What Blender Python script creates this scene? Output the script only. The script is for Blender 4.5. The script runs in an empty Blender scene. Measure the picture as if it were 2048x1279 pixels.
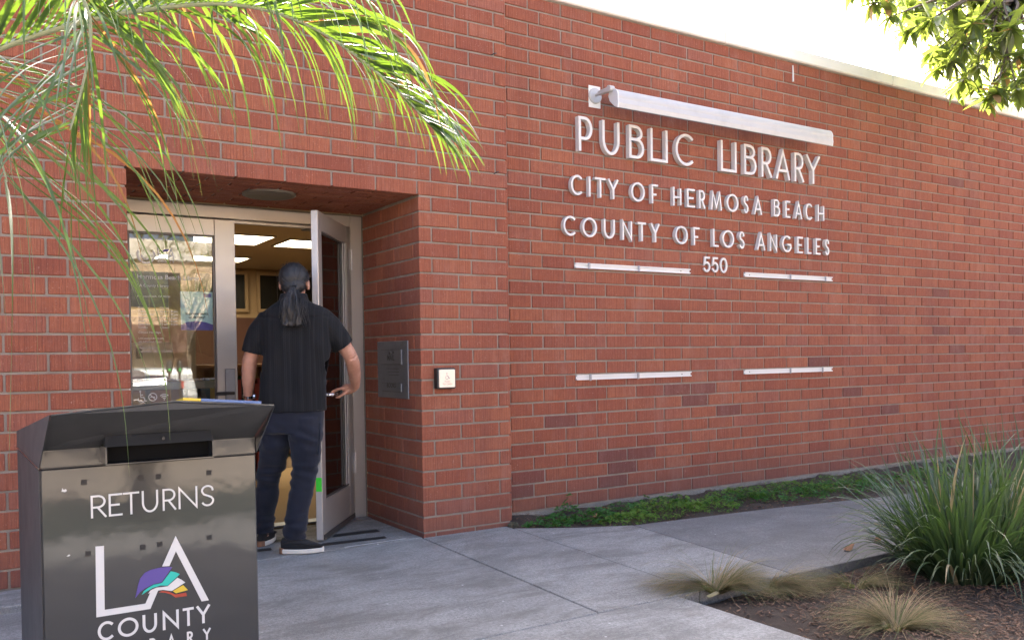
import bpy, math, random
import numpy as np
from mathutils import Vector, Matrix, noise as mnoise
random.seed(11)
rng = np.random.default_rng(5)
SC = bpy.context.scene
COL = SC.collection
IN = 0.0254

# ------------------------------------------------------------------ camera
yaw, pitch, roll = 0.5679, 0.0175, 0.0146
CAM = Vector((-2.5924, -5.1834, 1.2052))
fw = Vector((math.sin(yaw)*math.cos(pitch), math.cos(yaw)*math.cos(pitch), -math.sin(pitch)))
rt0 = Vector((math.cos(yaw), -math.sin(yaw), 0)); dn0 = fw.cross(rt0)
rt = math.cos(roll)*rt0 + math.sin(roll)*dn0
dn = -math.sin(roll)*rt0 + math.cos(roll)*dn0
cd = bpy.data.cameras.new('camera'); cam = bpy.data.objects.new('camera', cd); COL.objects.link(cam)
mw = Matrix.Identity(4)
for i in range(3):
    mw[i][0] = rt[i]; mw[i][1] = -dn[i]; mw[i][2] = -fw[i]; mw[i][3] = CAM[i]
cam.matrix_world = mw
cd.sensor_width = 36; cd.lens = 1739.9/2048*36; cd.shift_y = 100.4/2048
cd.clip_start = 0.05; cd.clip_end = 4000
SC.camera = cam
def px_of(p):
    v = Vector(p) - CAM
    z = v.dot(fw)
    if z < .2: return (-9999, -9999, z)
    return (1024 + 1739.9*v.dot(rt)/z, 739.87 + 1739.9*v.dot(dn)/z, z)

# ------------------------------------------------------------------ sky, sun, exposure
SUN_EL, SUN_AZ = math.radians(38), math.radians(20)      # azimuth from +Y towards +X: behind the library
world = bpy.data.worlds.new('World'); SC.world = world; world.use_nodes = True
wn = world.node_tree.nodes; bg = wn['Background']
sky = wn.new('ShaderNodeTexSky'); sky.sky_type = 'NISHITA'; sky.sun_disc = False
sky.sun_elevation = SUN_EL; sky.sun_rotation = SUN_AZ
sky.air_density = 0.42; sky.dust_density = 5.5; sky.ozone_density = 0.3
world.node_tree.links.new(sky.outputs[0], bg.inputs[0]); bg.inputs[1].default_value = 0.13
sl = bpy.data.lights.new('sun', 'SUN'); sl.energy = 4.0; sl.angle = math.radians(0.53); sl.color = (1, .94, .85)
so = bpy.data.objects.new('sun', sl); COL.objects.link(so)
sdir = Vector((math.sin(SUN_AZ)*math.cos(SUN_EL), math.cos(SUN_AZ)*math.cos(SUN_EL), math.sin(SUN_EL)))
so.rotation_euler = sdir.to_track_quat('Z', 'Y').to_euler(); so.location = (0, 0, 20)
SC.view_settings.view_transform = 'Standard'; SC.view_settings.look = 'None'
SC.view_settings.exposure = 3.3; SC.view_settings.gamma = 1.0; SC.view_settings.use_curve_mapping = False
SC.cycles.use_denoising = True
SC.cycles.max_bounces = 10; SC.cycles.transparent_max_bounces = 24
SC.cycles.sample_clamp_indirect = 8

# ------------------------------------------------------------------ mesh helpers
class MB:
    def __init__(s): s.v = []; s.f = []; s.a = []
    def add(s, vs, fs, val=None):
        n = len(s.v); s.v.extend([tuple(p) for p in vs]); s.f.extend([tuple(i+n for i in f) for f in fs])
        if val is not None: s.a.extend([val]*len(vs))
        return s
    def box(s, x0, x1, y0, y1, z0, z1, val=None):
        vs = [(x, y, z) for z in (z0, z1) for y in (y0, y1) for x in (x0, x1)]
        return s.add(vs, [(0,2,3,1),(4,5,7,6),(0,1,5,4),(2,6,7,3),(0,4,6,2),(1,3,7,5)], val)
    def cbox(s, x0, x1, y0, y1, z0, z1, c=.003, val=None):
        "box with every edge chamfered: 44 triangles"
        vs = []; idx = {}
        X = (x0, x1); Y = (y0, y1); Z = (z0, z1)
        for i in (0, 1):
            for j in (0, 1):
                for k in (0, 1):
                    for a in range(3):
                        p = [X[i], Y[j], Z[k]]
                        for b in range(3):
                            if b != a: p[b] += c*(1 if (i, j, k)[b] == 0 else -1)
                        idx[(i, j, k, a)] = len(vs); vs.append(p)
        fs = []
        for a in range(3):                                   # six faces
            b, c2 = [(1, 2), (2, 0), (0, 1)][a]
            for sgn in (0, 1):
                q = []
                for (m, n) in ((0, 0), (1, 0), (1, 1), (0, 1)):
                    t = [0, 0, 0]; t[a] = sgn; t[b] = m; t[c2] = n
                    q.append(idx[(t[0], t[1], t[2], a)])
                fs.append(tuple(q if sgn else q[::-1]))
        for a in range(3):                                   # twelve edges along axis a
            b, c2 = [(1, 2), (2, 0), (0, 1)][a]
            for m in (0, 1):
                for n in (0, 1):
                    t0 = [0]*3; t0[b] = m; t0[c2] = n; t1 = list(t0); t1[a] = 1
                    q = (idx[(*t0, b)], idx[(*t1, b)], idx[(*t1, c2)], idx[(*t0, c2)])
                    fs.append(q if (m == n) == False else q[::-1])
        for i in (0, 1):
            for j in (0, 1):
                for k in (0, 1):
                    q = (idx[(i, j, k, 0)], idx[(i, j, k, 1)], idx[(i, j, k, 2)])
                    fs.append(q if (i+j+k) % 2 == 1 else q[::-1])
        return s.add(vs, fs, val)
    def prism(s, pts, n, d):
        "polygon pts (3-D, planar) pushed by vector d"
        k = len(pts); vs = [Vector(p) for p in pts] + [Vector(p)+Vector(d) for p in pts]
        return s.add(vs, [tuple(range(k))[::-1], tuple(range(k, 2*k))] + [(i, (i+1) % k, k+(i+1) % k, k+i) for i in range(k)])
    def tube(s, pts, rad, n=8, cap=True, flat=1.0):
        P = [Vector(p) for p in pts]; R = rad if hasattr(rad, '__len__') else [rad]*len(P)
        up = Vector((0, 0, 1)); rings = []
        t0 = (P[1]-P[0]).normalized()
        nrm = t0.cross(up) if abs(t0.z) < .95 else t0.cross(Vector((0, 1, 0)))
        nrm.normalize()
        for i, p in enumerate(P):
            t = (P[min(i+1, len(P)-1)]-P[max(i-1, 0)]).normalized()
            nrm = (nrm - t*nrm.dot(t)).normalized(); b = t.cross(nrm)
            rings.append([p + (nrm*math.cos(a)*R[i] + b*math.sin(a)*R[i]*flat) for a in [2*math.pi*k/n for k in range(n)]])
        vs = [q for r in rings for q in r]; fs = []
        for i in range(len(P)-1):
            for k in range(n):
                fs.append((i*n+k, i*n+(k+1) % n, (i+1)*n+(k+1) % n, (i+1)*n+k))
        if cap: fs += [tuple(range(n))[::-1], tuple(range((len(P)-1)*n, len(P)*n))]
        return s.add(vs, fs)
    def rings(s, rings, cap=True):
        n = len(rings[0]); vs = [p for r in rings for p in r]; fs = []
        for i in range(len(rings)-1):
            for k in range(n): fs.append((i*n+k, i*n+(k+1) % n, (i+1)*n+(k+1) % n, (i+1)*n+k))
        if cap: fs += [tuple(range(n))[::-1], tuple(range((len(rings)-1)*n, len(rings)*n))]
        return s.add(vs, fs)
    def mesh(s, name, smooth=False):
        m = bpy.data.meshes.new(name); m.from_pydata(s.v, [], s.f); m.update()
        if s.a:
            at = m.attributes.new('rnd', 'FLOAT', 'POINT'); at.data.foreach_set('value', np.array(s.a, dtype=np.float32))
        if smooth: m.polygons.foreach_set('use_smooth', [True]*len(m.polygons))
        return m
    def build(s, name, mat=None, parent=None, smooth=False):
        return obj(name, s.mesh(name, smooth), mat, parent)

def obj(name, me, mat=None, parent=None):
    if mat is not None and not me.materials: me.materials.append(mat)
    o = bpy.data.objects.new(name, me); COL.objects.link(o)
    if parent is not None: o.parent = parent
    return o
def tag(o, label=None, cat=None, group=None, kind=None):
    if label: o['label'] = label
    if cat: o['category'] = cat
    if group: o['group'] = group
    if kind: o['kind'] = kind
    return o
def thing(name, label, cat, loc=(0, 0, 0), group=None, rz=0):
    o = bpy.data.objects.new(name, None); COL.objects.link(o); o.location = loc; o.rotation_euler = (0, 0, rz)
    o.empty_display_size = .1
    return tag(o, label, cat, group)
def box(name, mat, parent, *b, c=None):
    m = MB(); (m.cbox(*b, c=c) if c else m.box(*b)); return m.build(name, mat, parent)
def flipn(me):
    import bmesh
    bm = bmesh.new(); bm.from_mesh(me); bmesh.ops.recalc_face_normals(bm, faces=bm.faces); bm.to_mesh(me); bm.free(); return me

# ------------------------------------------------------------------ material helpers
class NT:
    def __init__(s, name):
        s.m = bpy.data.materials.new(name); s.m.use_nodes = True; s.t = s.m.node_tree
        s.b = s.t.nodes['Principled BSDF']; s.out = s.t.nodes['Material Output']
    def n(s, typ, **kw):
        x = s.t.nodes.new('ShaderNode'+typ)
        for k, v in kw.items(): setattr(x, k, v)
        return x
    def l(s, a, b): s.t.links.new(a, b)
    def val(s, inp, v):
        if hasattr(v, 'is_output') or isinstance(v, bpy.types.NodeSocket): s.l(v, inp)
        else: inp.default_value = v
    def math(s, op, a, b=0.0, c=None, clamp=False):
        x = s.n('Math', operation=op, use_clamp=clamp); s.val(x.inputs[0], a); s.val(x.inputs[1], b)
        if c is not None: s.val(x.inputs[2], c)
        return x.outputs[0]
    def mix(s, fac, a, b, typ='MIX'):
        x = s.n('Mix', data_type='RGBA', blend_type=typ); s.val(x.inputs[0], fac)
        for i, v in ((6, a), (7, b)):
            if isinstance(v, (tuple, list)): x.inputs[i].default_value = (*v[:3], 1)
            else: s.l(v, x.inputs[i])
        return x.outputs[2]
    def ramp(s, fac, stops, interp='LINEAR'):
        x = s.n('ValToRGB'); x.color_ramp.interpolation = interp; e = x.color_ramp.elements
        while len(e) > 1: e.remove(e[-1])
        for i, (p, c) in enumerate(stops):
            el = e[0] if i == 0 else e.new(p)
            el.position = p; c = (c, c, c) if not hasattr(c, '__len__') else c; el.color = (*c[:3], 1)
        s.val(x.inputs[0], fac); return x.outputs[0]
    def noise(s, vec, scale, detail=4, rough=.55, dist=0.0, dim='3D'):
        x = s.n('TexNoise', noise_dimensions=dim); x.inputs['Scale'].default_value = scale
        x.inputs['Detail'].default_value = detail; x.inputs['Roughness'].default_value = rough; x.inputs['Distortion'].default_value = dist
        if dim == '1D': s.val(x.inputs['W'], vec)
        elif vec is not None: s.l(vec, x.inputs['Vector'])
        return x.outputs[0]
    def mapping(s, vec, scale=(1, 1, 1), rot=(0, 0, 0)):
        x = s.n('Mapping'); x.inputs['Scale'].default_value = scale; x.inputs['Rotation'].default_value = rot; s.l(vec, x.inputs[0]); return x.outputs[0]
    def pos(s): return s.n('NewGeometry').outputs['Position']
    def objco(s): return s.n('TexCoord').outputs['Object']
    def bump(s, h, strength=.5, dist=.002):
        x = s.n('Bump'); x.inputs['Strength'].default_value = strength; x.inputs['Distance'].default_value = dist
        s.l(h, x.inputs['Height']); s.l(x.outputs[0], s.b.inputs['Normal']); return x.outputs[0]
    def set(s, **kw):
        for k, v in kw.items():
            i = s.b.inputs[k.replace('_', ' ')]
            if isinstance(v, (tuple, list)) and len(v) == 3 and i.type == 'RGBA': v = (*v, 1)
            s.val(i, v)
        return s.m
def surf(name, c, var=.12, scale=12, rough=.6, bump=.15, bdist=.002, metal=0.0, spec=.5, fine=180, coat=0.0, dirt=None):
    "plain material with blotches, fine grain and slightly uneven gloss"
    t = NT(name); p = t.pos(); a = t.noise(p, scale, 5); b = t.noise(p, fine, 3)
    k = t.math('ADD', t.math('MULTIPLY', a, var*1.4), t.math('MULTIPLY', b, var*.6))
    col = t.mix(t.math('ADD', k, 0.0), tuple(x*(1+var*.4) for x in c), tuple(x*(1-var*2.2) if x*(1-var*2.2) > 0 else 0 for x in c))
    if dirt: col = t.mix(t.math('MULTIPLY', t.ramp(t.noise(p, scale*.6, 6, .65), [(.5, 0), (.75, 1)]), dirt), col, (.09, .075, .06))
    t.set(Base_Color=col, Metallic=metal, Specular_IOR_Level=spec, Coat_Weight=coat, Coat_Roughness=.08)
    t.set(Roughness=t.math('ADD', rough-.06, t.math('MULTIPLY', a, .12)))
    if bump: t.bump(t.math('ADD', a, t.math('MULTIPLY', b, .6)), bump, bdist)
    return t.m
def leafmat(name, c1, c2, trans, rough=.45, tw=.45, gloss=.5):
    "leaf: reflects, shines and lets light through; colour varies leaf by leaf and along it"
    t = NT(name); p = t.pos(); oi = t.n('ObjectInfo'); at = t.n('Attribute', attribute_name='rnd')
    r = t.math('FRACT', t.math('ADD', oi.outputs['Random'], at.outputs['Fac']))
    k = t.math('ADD', t.math('MULTIPLY', r, .7), t.math('MULTIPLY', t.noise(p, 18, 3), .5), clamp=True)
    col = t.mix(k, c1, c2); t.set(Base_Color=col, Roughness=rough, Specular_IOR_Level=gloss)
    tr = t.n('BsdfTranslucent'); tc = t.mix(k, trans, tuple(min(1, x*1.25) for x in trans)); t.l(tc, tr.inputs[0])
    mx = t.n('MixShader'); mx.inputs[0].default_value = tw; t.l(t.b.outputs[0], mx.inputs[1]); t.l(tr.outputs[0], mx.inputs[2]); t.l(mx.outputs[0], t.out.inputs[0])
    return t.m
def emit(name, c, s):
    t = NT(name); t.set(Base_Color=c, Emission_Color=c, Emission_Strength=s); return t.m
def glassmat(name, tint=(.93, .97, .95)):
    t = NT(name); tr = t.n('BsdfTransparent'); tr.inputs[0].default_value = (*tint, 1)
    gl = t.n('BsdfGlossy'); gl.inputs['Roughness'].default_value = 0.012; gl.inputs[0].default_value = (1, 1, 1, 1)
    fr = t.n('Fresnel'); fr.inputs[0].default_value = 1.52
    f2 = t.math('MULTIPLY', fr.outputs[0], 1.15, clamp=True)                     # two surfaces of one pane
    mx = t.n('MixShader'); t.l(f2, mx.inputs[0]); t.l(tr.outputs[0], mx.inputs[1]); t.l(gl.outputs[0], mx.inputs[2]); t.l(mx.outputs[0], t.out.inputs[0])
    return t.m

# ------------------------------------------------------------------ materials
def brick_material():
    t = NT('brick_clay'); p = t.pos(); sx = t.n('SeparateXYZ'); t.l(p, sx.inputs[0])
    oi = t.n('ObjectInfo'); sc = t.n('SeparateColor'); t.l(oi.outputs['Color'], sc.inputs[0])
    at = t.n('Attribute', attribute_name='rnd')
    r = t.math('ADD', sc.outputs[0], at.outputs['Fac'])
    base = t.ramp(r, [(0, (.278, .080, .046)), (.12, (.310, .094, .051)), (.5, (.352, .114, .059)), (.80, (.390, .136, .070)), (.93, (.335, .120, .080)), (.955, (.195, .076, .060)), (1, (.15, .062, .052))])
    big = t.noise(p, 2.2, 4, .6); med = t.noise(p, 26, 5, .6)
    c = t.mix(t.ramp(big, [(.35, 0), (.7, .45)]), base, (.25, .082, .058))
    c = t.mix(t.ramp(t.noise(t.mapping(p, (1.3, 1.3, .16)), 2.6, 6, .7), [(.54, 0), (.70, .38)]), c, (.18, .066, .050))
    c = t.mix(t.ramp(med, [(.3, .30), (.62, 0)]), c, (.20, .056, .036))
    along = t.math('ADD', sx.outputs[0], t.math('MULTIPLY', sx.outputs[1], 1.0))
    comb = t.noise(along, 150, 2, .7, dim='1D')
    comb2 = t.noise(t.mapping(p, (150, 150, 5)), 1.0, 2, .6)
    cb = t.ramp(t.math('ADD', t.math('MULTIPLY', comb, .6), t.math('MULTIPLY', comb2, .4)), [(.36, 0), (.56, 1)])
    c = t.mix(t.math('MULTIPLY', t.math('SUBTRACT', 1, cb), .50), c, (.140, .043, .028))
    # pale mortar smears, scratches and salts
    worm = t.noise(t.mapping(p, (1, 1, .7)), 95, 3, .75, 1.8)
    c = t.mix(t.ramp(worm, [(.615, 0), (.69, .62)]), c, (.56, .33, .25))
    salt = t.noise(t.mapping(p, (1, 1, .30)), 5.0, 8, .74)
    c = t.mix(t.ramp(salt, [(.52, 0), (.76, .24)]), c, (.44, .27, .22))
    # ground splash: dirt on the lowest courses
    low = t.math('MULTIPLY', t.ramp(t.math('ADD', sx.outputs[2], t.math('MULTIPLY', big, .35)), [(.16, 1), (.52, 0)]), .62)
    c = t.mix(low, c, (.15, .075, .062))
    t.set(Base_Color=c, Roughness=.86, Specular_IOR_Level=.3)
    t.bump(t.math('ADD', t.math('MULTIPLY', cb, .8), t.math('ADD', t.math('MULTIPLY', med, .7), t.math('MULTIPLY', t.noise(p, 240, 2), .5))), .9, .004)
    return t.m
def mortar_material():
    t = NT('mortar'); p = t.pos(); a = t.noise(p, 9, 6, .65); b = t.noise(p, 260, 3)
    c = t.mix(t.ramp(a, [(.3, 0), (.7, 1)]), (.225, .185, .148), (.34, .29, .24))
    sx = t.n('SeparateXYZ'); t.l(p, sx.inputs[0])
    c = t.mix(t.ramp(b, [(.35, .35), (.6, 0)]), c, (.16, .13, .10))
    t.set(Base_Color=c, Roughness=.95, Specular_IOR_Level=.2); t.bump(t.math('ADD', a, b), .6, .003); return t.m
def concrete_material(name, c1, c2, stain=.5, tint=(.13, .12, .10)):
    t = NT(name); p = t.pos(); oi = t.n('ObjectInfo')
    a = t.noise(p, 1.7, 7, .66, .4); b = t.noise(p, 14, 6, .6); g = t.noise(p, 420, 2); s2 = t.noise(t.mapping(p, (.55, 1.5, 1)), 3.1, 8, .72, .5)
    c = t.mix(t.ramp(a, [(.32, 0), (.68, 1)]), c1, c2)
    c = t.mix(t.math('MULTIPLY', t.ramp(s2, [(.46, 0), (.62, 1)]), stain), c, tint)
    c = t.mix(t.ramp(t.noise(t.mapping(p, (.9, .9, 1)), 1.1, 9, .78, .8), [(.50, 0), (.60, .5)]), c, tuple(x*.62 for x in c1))
    c = t.mix(t.ramp(t.noise(p, 60, 6, .75), [(.44, 0), (.60, .62)]), c, tuple(x*.50 for x in c1))
    c = t.mix(t.math('MULTIPLY', t.ramp(t.noise(p, 130, 4, .7), [(.50, 0), (.60, .7)]), t.ramp(t.noise(p, 2.1, 6, .7), [(.42, 0), (.6, 1)])), c, tuple(x*.32 for x in c1))
    c = t.mix(t.ramp(b, [(.30, .30), (.5, 0)]), c, tuple(x*.5 for x in c1))
    c = t.mix(t.ramp(g, [(.36, .5), (.5, 0)]), c, tuple(x*.45 for x in c1))
    c = t.mix(t.ramp(g, [(.60, 0), (.72, .45)]), c, tuple(min(.8, x*1.7) for x in c2))
    spot = t.n('TexVoronoi', feature='F1'); spot.inputs['Scale'].default_value = 5.5; t.l(p, spot.inputs['Vector'])
    c = t.mix(t.ramp(spot.outputs['Distance'], [(.025, .8), (.04, 0)]), c, (.62, .61, .58))
    c = t.mix(t.math('MULTIPLY', t.math('SUBTRACT', oi.outputs['Random'], .5), .30), c, tuple(x*.6 for x in c1))
    t.set(Base_Color=c, Roughness=.88, Specular_IOR_Level=.35); t.bump(t.math('ADD', t.math('MULTIPLY', g, .7), b), .45, .002); return t.m
MAT = dict(
    brick=brick_material(), mortar=mortar_material(),
    concrete=concrete_material('concrete_walk', (.302, .294, .276), (.422, .412, .388), .66, (.12, .108, .088)),
    concrete_dark=concrete_material('concrete_side_path', (.225, .218, .208), (.285, .277, .265), .45, (.12, .11, .095)),
    found=concrete_material('concrete_footing', (.20, .17, .135), (.28, .245, .20), .6, (.09, .07, .05)),
    coping=surf('cream_coping', (.78, .75, .68), .06, 3, .7, .2, .003, dirt=.18),
    soil=surf('soil', (.080, .056, .040), .35, 25, .95, .9, .02, fine=300),
    bark=leafmat('bark_chip', (.075, .046, .032), (.22, .14, .095), (.05, .03, .02), .9, .02, .2),
    white=surf('white_letter_paint', (.64, .62, .59), .10, 30, .45, .08, dirt=.10),
    rail=surf('white_rail', (.64, .64, .63), .05, 30, .35, .05),
    lamphood=surf('aluminium_hood', (.50, .49, .47), .10, 8, .45, .12, metal=.15, dirt=.18),
    alu=surf('door_aluminium', (.42, .40, .37), .05, 6, .38, .06, metal=.55),
    alu2=surf('door_aluminium_edge', (.50, .49, .475), .06, 9, .42, .05, metal=.2, dirt=.15),
    bronze=surf('dark_bronze_metal', (.10, .092, .088), .12, 20, .4, .06, metal=.6),
    steel=surf('steel', (.27, .29, .325), .14, 16, .42, .12, metal=.85, dirt=.25),
    chrome=surf('chrome', (.75, .75, .76), .03, 20, .12, 0, metal=1.0),
    caulk=surf('old_caulk', (.20, .18, .15), .4, 60, .9, .6, .004),
    black=surf('black_plastic', (.014, .014, .015), .2, 30, .38, .05),
    boxgrey=None,
    glass=glassmat('door_glass'),
    vinyl=surf('white_vinyl', (.60, .595, .58), .03, 30, .5, 0),
    dark=surf('dark_sticker', (.022, .020, .018), .2, 60, .7, .1),
    rubber=surf('black_rubber', (.02, .02, .02), .2, 40, .7, .1),
)
t = NT('grey_box_paint'); p = t.pos(); a = t.noise(p, 1.9, 3); b = t.noise(p, 330, 2)
t.set(Base_Color=t.mix(t.math('MULTIPLY', a, .5), (.026, .027, .029), (.020, .021, .023)), Metallic=.0, Specular_IOR_Level=.3, Coat_Weight=.9, Coat_Roughness=.05, Coat_IOR=1.6,
      Roughness=.34)
t.bump(t.math('ADD', t.math('MULTIPLY', t.noise(p, 5, 3), 1.0), t.math('MULTIPLY', b, .03)), .10, .012); MAT['boxgrey'] = t.m
t.l(t.b.inputs['Normal'].links[0].from_socket, t.b.inputs['Coat Normal'])

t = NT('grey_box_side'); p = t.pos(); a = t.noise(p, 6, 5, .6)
t.set(Base_Color=t.mix(a, (.052, .053, .055), (.036, .037, .039)), Roughness=t.math('ADD', .42, t.math('MULTIPLY', a, .2)), Specular_IOR_Level=.35); t.bump(t.noise(p, 9, 3), .08, .01); MAT['boxside'] = t.m; MAT['slot_shade'] = surf('slot_shade_black', (.006, .006, .006), .1, 20, .95, 0, spec=.1)
# ================================================================== THE SETTING
W = 70.25*IN; DE = .261; CR = 4*IN; ZL = 22.3*CR            # opening width, setback of the long wall, course, lintel height
def zk(k): return ZL + k*CR

# ground to the horizon, street and far kerb
m = MB(); m.add([(-900, -900, -.16), (900, -900, -.16), (900, 900, -.16), (-900, 900, -.16)], [(0, 1, 2, 3)])
tag(m.build('ground', surf('dry_ground', (.20, .17, .13), .3, 3, .95, .5, .01)), kind='structure')
m = MB(); m.box(-60, 60, -20.5, -11.6, -.155, -.12)
tag(m.build('road', surf('asphalt', (.055, .055, .056), .25, 2, .9, .5, .004, fine=260)), kind='structure')
m = MB(); m.box(-60, 60, -7.5, -5.62, -.155, -.02)
tag(m.build('reflected_dark_strip', surf('reflected_dark_green', (.035, .055, .022), .4, 30, .8, .8, .03)), kind='structure')  # added dark strip, out of view: darkens the lower reflection on the book return
m = MB(); m.box(-60, 60, -11.6, -7.5, -.155, .0)
tag(m.build('forecourt', concrete_material('tan_concrete', (.40, .33, .25), (.50, .42, .33), .2)), kind='structure')
m = MB(); m.box(-60, 60, -23.5, -20.5, -.155, .0)
tag(m.build('street_pavement', MAT['concrete']), kind='structure')

# the front walk: joint bed below, separate slabs above
m = MB(); m.box(-4.6, .36, -5.6, .9, -.15, -.045); m.box(.36, 12.5, -1.9, -1.3, -.15, -.06)
pave = tag(m.build('pavement', surf('joint_dirt', (.045, .040, .032), .3, 20, .95, .4)), kind='structure')
def slab(pts, mat, zt=0.0, th=.1, ch=.004):
    P = [Vector((x, y, zt)) for x, y in pts]; c = sum(P, Vector())/len(P); n = len(P)
    ins = []
    for i in range(n):                                   # inset corner for the arris
        a, b, d = P[i-1], P[i], P[(i+1) % n]
        e1 = (b-a).normalized(); e2 = (d-b).normalized(); n1 = Vector((-e1.y, e1.x, 0)); n2 = Vector((-e2.y, e2.x, 0))
        q = n1+n2; ins.append(b + q.normalized()*(ch/max(.3, q.normalized().dot(n1))))
    vs = [p-Vector((0, 0, th)) for p in P] + [p-Vector((0, 0, ch)) for p in P] + ins
    fs = [tuple(range(2*n, 3*n))]
    for k in (0, n): fs += [(k+i, k+(i+1) % n, k+n+(i+1) % n, k+n+i) for i in range(n)]
    return MB().add(vs, fs).build('slab', mat, pave)
g = .004
slab([(-1.77, .012), (-1.77, .885), (-.004, .885), (-.004, .012)][::-1], MAT['concrete'], .002)
slab([(-4.6, -1.98), (-2.3, -1.98), (-2.3, -.02), (-4.6, -.02)], MAT['concrete'], -.001)
slab([(-2.3+g, -1.98), (-.098, -1.983), (-.012, .0), (-2.3+g, .0)], MAT['concrete'], .0)
slab([(-.09, -1.983), (.552, -1.987), (.648, -.002), (-.004, -.002)], MAT['concrete'], .001)
slab([(.56, -1.987), (1.20, -2.03), (1.385, -.495), (1.02, -.33), (.656, -.085)], MAT['concrete'], -.001)
slab([(1.209, -2.032), (3.2, -2.03), (12.5, -2.4), (12.5, -1.5), (5.2, -.95), (3.77, -.80), (2.7, -.625), (1.53, -.51), (1.394, -.498)], MAT['concrete_dark'], -.002)
for xa, xb in ((-4.6, -3.1), (-3.1+g, -1.35), (-1.35+g, .40)):
    for ya, yb in ((-3.85, -1.99), (-5.6, -3.854)):
        slab([(xa, ya), (xb, ya), (xb, yb), (xa, yb)], MAT['concrete'], -.002)
# low concrete step left of the book return, at the foot of the wall
m = MB(); m.cbox(-4.6, -2.33, -.36, -.03, -.1, .035, c=.008); tag(m.build('kerb_step', MAT['concrete'], pave))
# worn black grip strips and white line at the threshold
def gstrip(pts, mat=None, z=.0065):
    return MB().prism([(x, y, z) for x, y in pts], None, (0, 0, .0012)).build('grip_strip', mat or MAT['rubber'], pave)
gstrip([(-.67, .150), (-.215, .120), (-.205, .178), (-.62, .212)])
gstrip([(-.50, .365), (-.16, .350), (-.155, .425), (-.45, .440)])
gstrip([(-1.12, .235), (-.95, .225), (-.94, .285), (-1.09, .295)]); gstrip([(-.98, .450), (-.70, .430), (-.70, .490), (-.95, .510)])
gstrip([(-.55, .012), (-.12, .022), (-.12, .027), (-.55, .019)], MAT['vinyl'])

# planting beds: uneven soil
def soil_sheet(name, fx0, fx1, fy0, fy1, nx, ny, zf, mat):
    vs = []; fs = []
    for j in range(ny+1):
        for i in range(nx+1):
            x = fx0+(fx1-fx0)*i/nx; y = fy0+(fy1-fy0)*j/ny
            vs.append((x, y, zf(x, y)))
    for j in range(ny):
        for i in range(nx): a = j*(nx+1)+i; fs.append((a, a+1, a+nx+2, a+nx+1))
    return MB().add(vs, fs).build(name, mat, None, True)
def soilz(x, y):
    d = min((x-.42)/.25, (-2.04-y)/.25); b = -.055 + .035*max(0, min(1, d))
    return b + .022*mnoise.noise(Vector((x*3, y*3, 0))) + .010*mnoise.noise(Vector((x*13, y*13, 4)))
tag(soil_sheet('planting_bed', .405, 7.5, -5.6, -2.035, 180, 90, soilz, MAT['soil']), kind='structure')
def stripz(x, y): return -.022 + .026*max(0, min(1, (y+.08)/.3)) + .022*mnoise.noise(Vector((x*4, y*4, 9))) + .012*mnoise.noise(Vector((x*15, y*15, 2)))
tag(soil_sheet('wall_bed', .64, 12.4, -1.75, .26, 240, 60, stripz, MAT['soil']), kind='structure')

# ================================================================== THE LIBRARY
entry = thing('entrance_bay', 'red brick entrance bay around the library door, standing forward of the long wall', 'building', (0, 0, 0))
longw = thing('brick_wall', 'long red brick library wall carrying the white letters, receding to the right', 'wall', (0, 0, 0))
BD = 3.5*IN                                                   # brick bed depth
bricks = {'e': [], 'l': []}                                   # (x0,x1,y0,y1,z0,z1)
def row_z(k): return zk(k)+.25*IN, zk(k+1)-.25*IN
KMIN, KMAX = -23, 16
for k in range(KMIN, KMAX):
    z0, z1 = row_z(k); odd = k % 2 != 0
    def e(u0, u1, y0=0.0, y1=BD): bricks['e'].append((u0, u1, y0, y1, z0, z1))
    # pier right of the door
    if odd:
        if k < 0: e(0, 3.5*IN, 0, 11.5*IN)
        e(4*IN, 15.5*IN); e(16*IN, 27.5*IN)
    else:
        e(0, 11.5*IN); e(12*IN, 23.5*IN); e(24*IN, 27.5*IN, 0, DE)
    # left of the door
    x = -W; first = True
    while x > -4.5:
        if first and odd:
            if k < 0: e(x-3.5*IN, x, 0, 11.5*IN)
            x -= 4*IN
        else: e(x-11.5*IN, x); x -= 12*IN
        first = False
    if k >= 0:                                                # over the opening
        if not odd:
            s = (W-.5*IN)/6
            for i in range(6): e(-W+.5*IN+s*i, -W+s*(i+1))
        else:
            lens = [12, 12, 12, 8, 12, 12, 9.75]; xx = -W-3.5*IN; k2 = (W+7.5*IN)/sum(lens)
            for ln in lens: e(xx, xx+ln*k2-.5*IN); xx += ln*k2
    else:                                                     # jambs
        for side in (0, 1):
            ys = [(12*IN, 23.5*IN), (24*IN, 35.5*IN), (36*IN, 37.3*IN)] if odd else [(4*IN, 15.5*IN), (16*IN, 27.5*IN), (28*IN, 37.3*IN)]
            for a, b in ys:
                if side == 0: e(0, BD, a, b)
                else: e(-W-BD, -W, a, b)
    # long wall
    off = 46.014 + (-4 if odd else 0)
    u = off - 24
    while u*IN < 11.2:
        a, b = u+.25, u+11.75
        a = max(a, 28.0)
        if b > 28.5 and k >= -22: bricks['l'].append((a*IN, b*IN, DE, DE+BD, z0, z1))
        u += 12
# soffit: bricks on edge, seen from below
for j in range(9):
    y0 = BD+.5*IN + j*4*IN; xx = -W+.02 - (0 if j % 2 else .16)
    while xx < -.02:
        a, b = max(xx, -W+.005), min(xx+11.5*IN, -.005)
        if b-a > .03: bricks['e'].append((a, b, y0, min(y0+3.5*IN, .945), ZL+.25*IN, ZL+.25*IN+.06))
        xx += 12*IN

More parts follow.
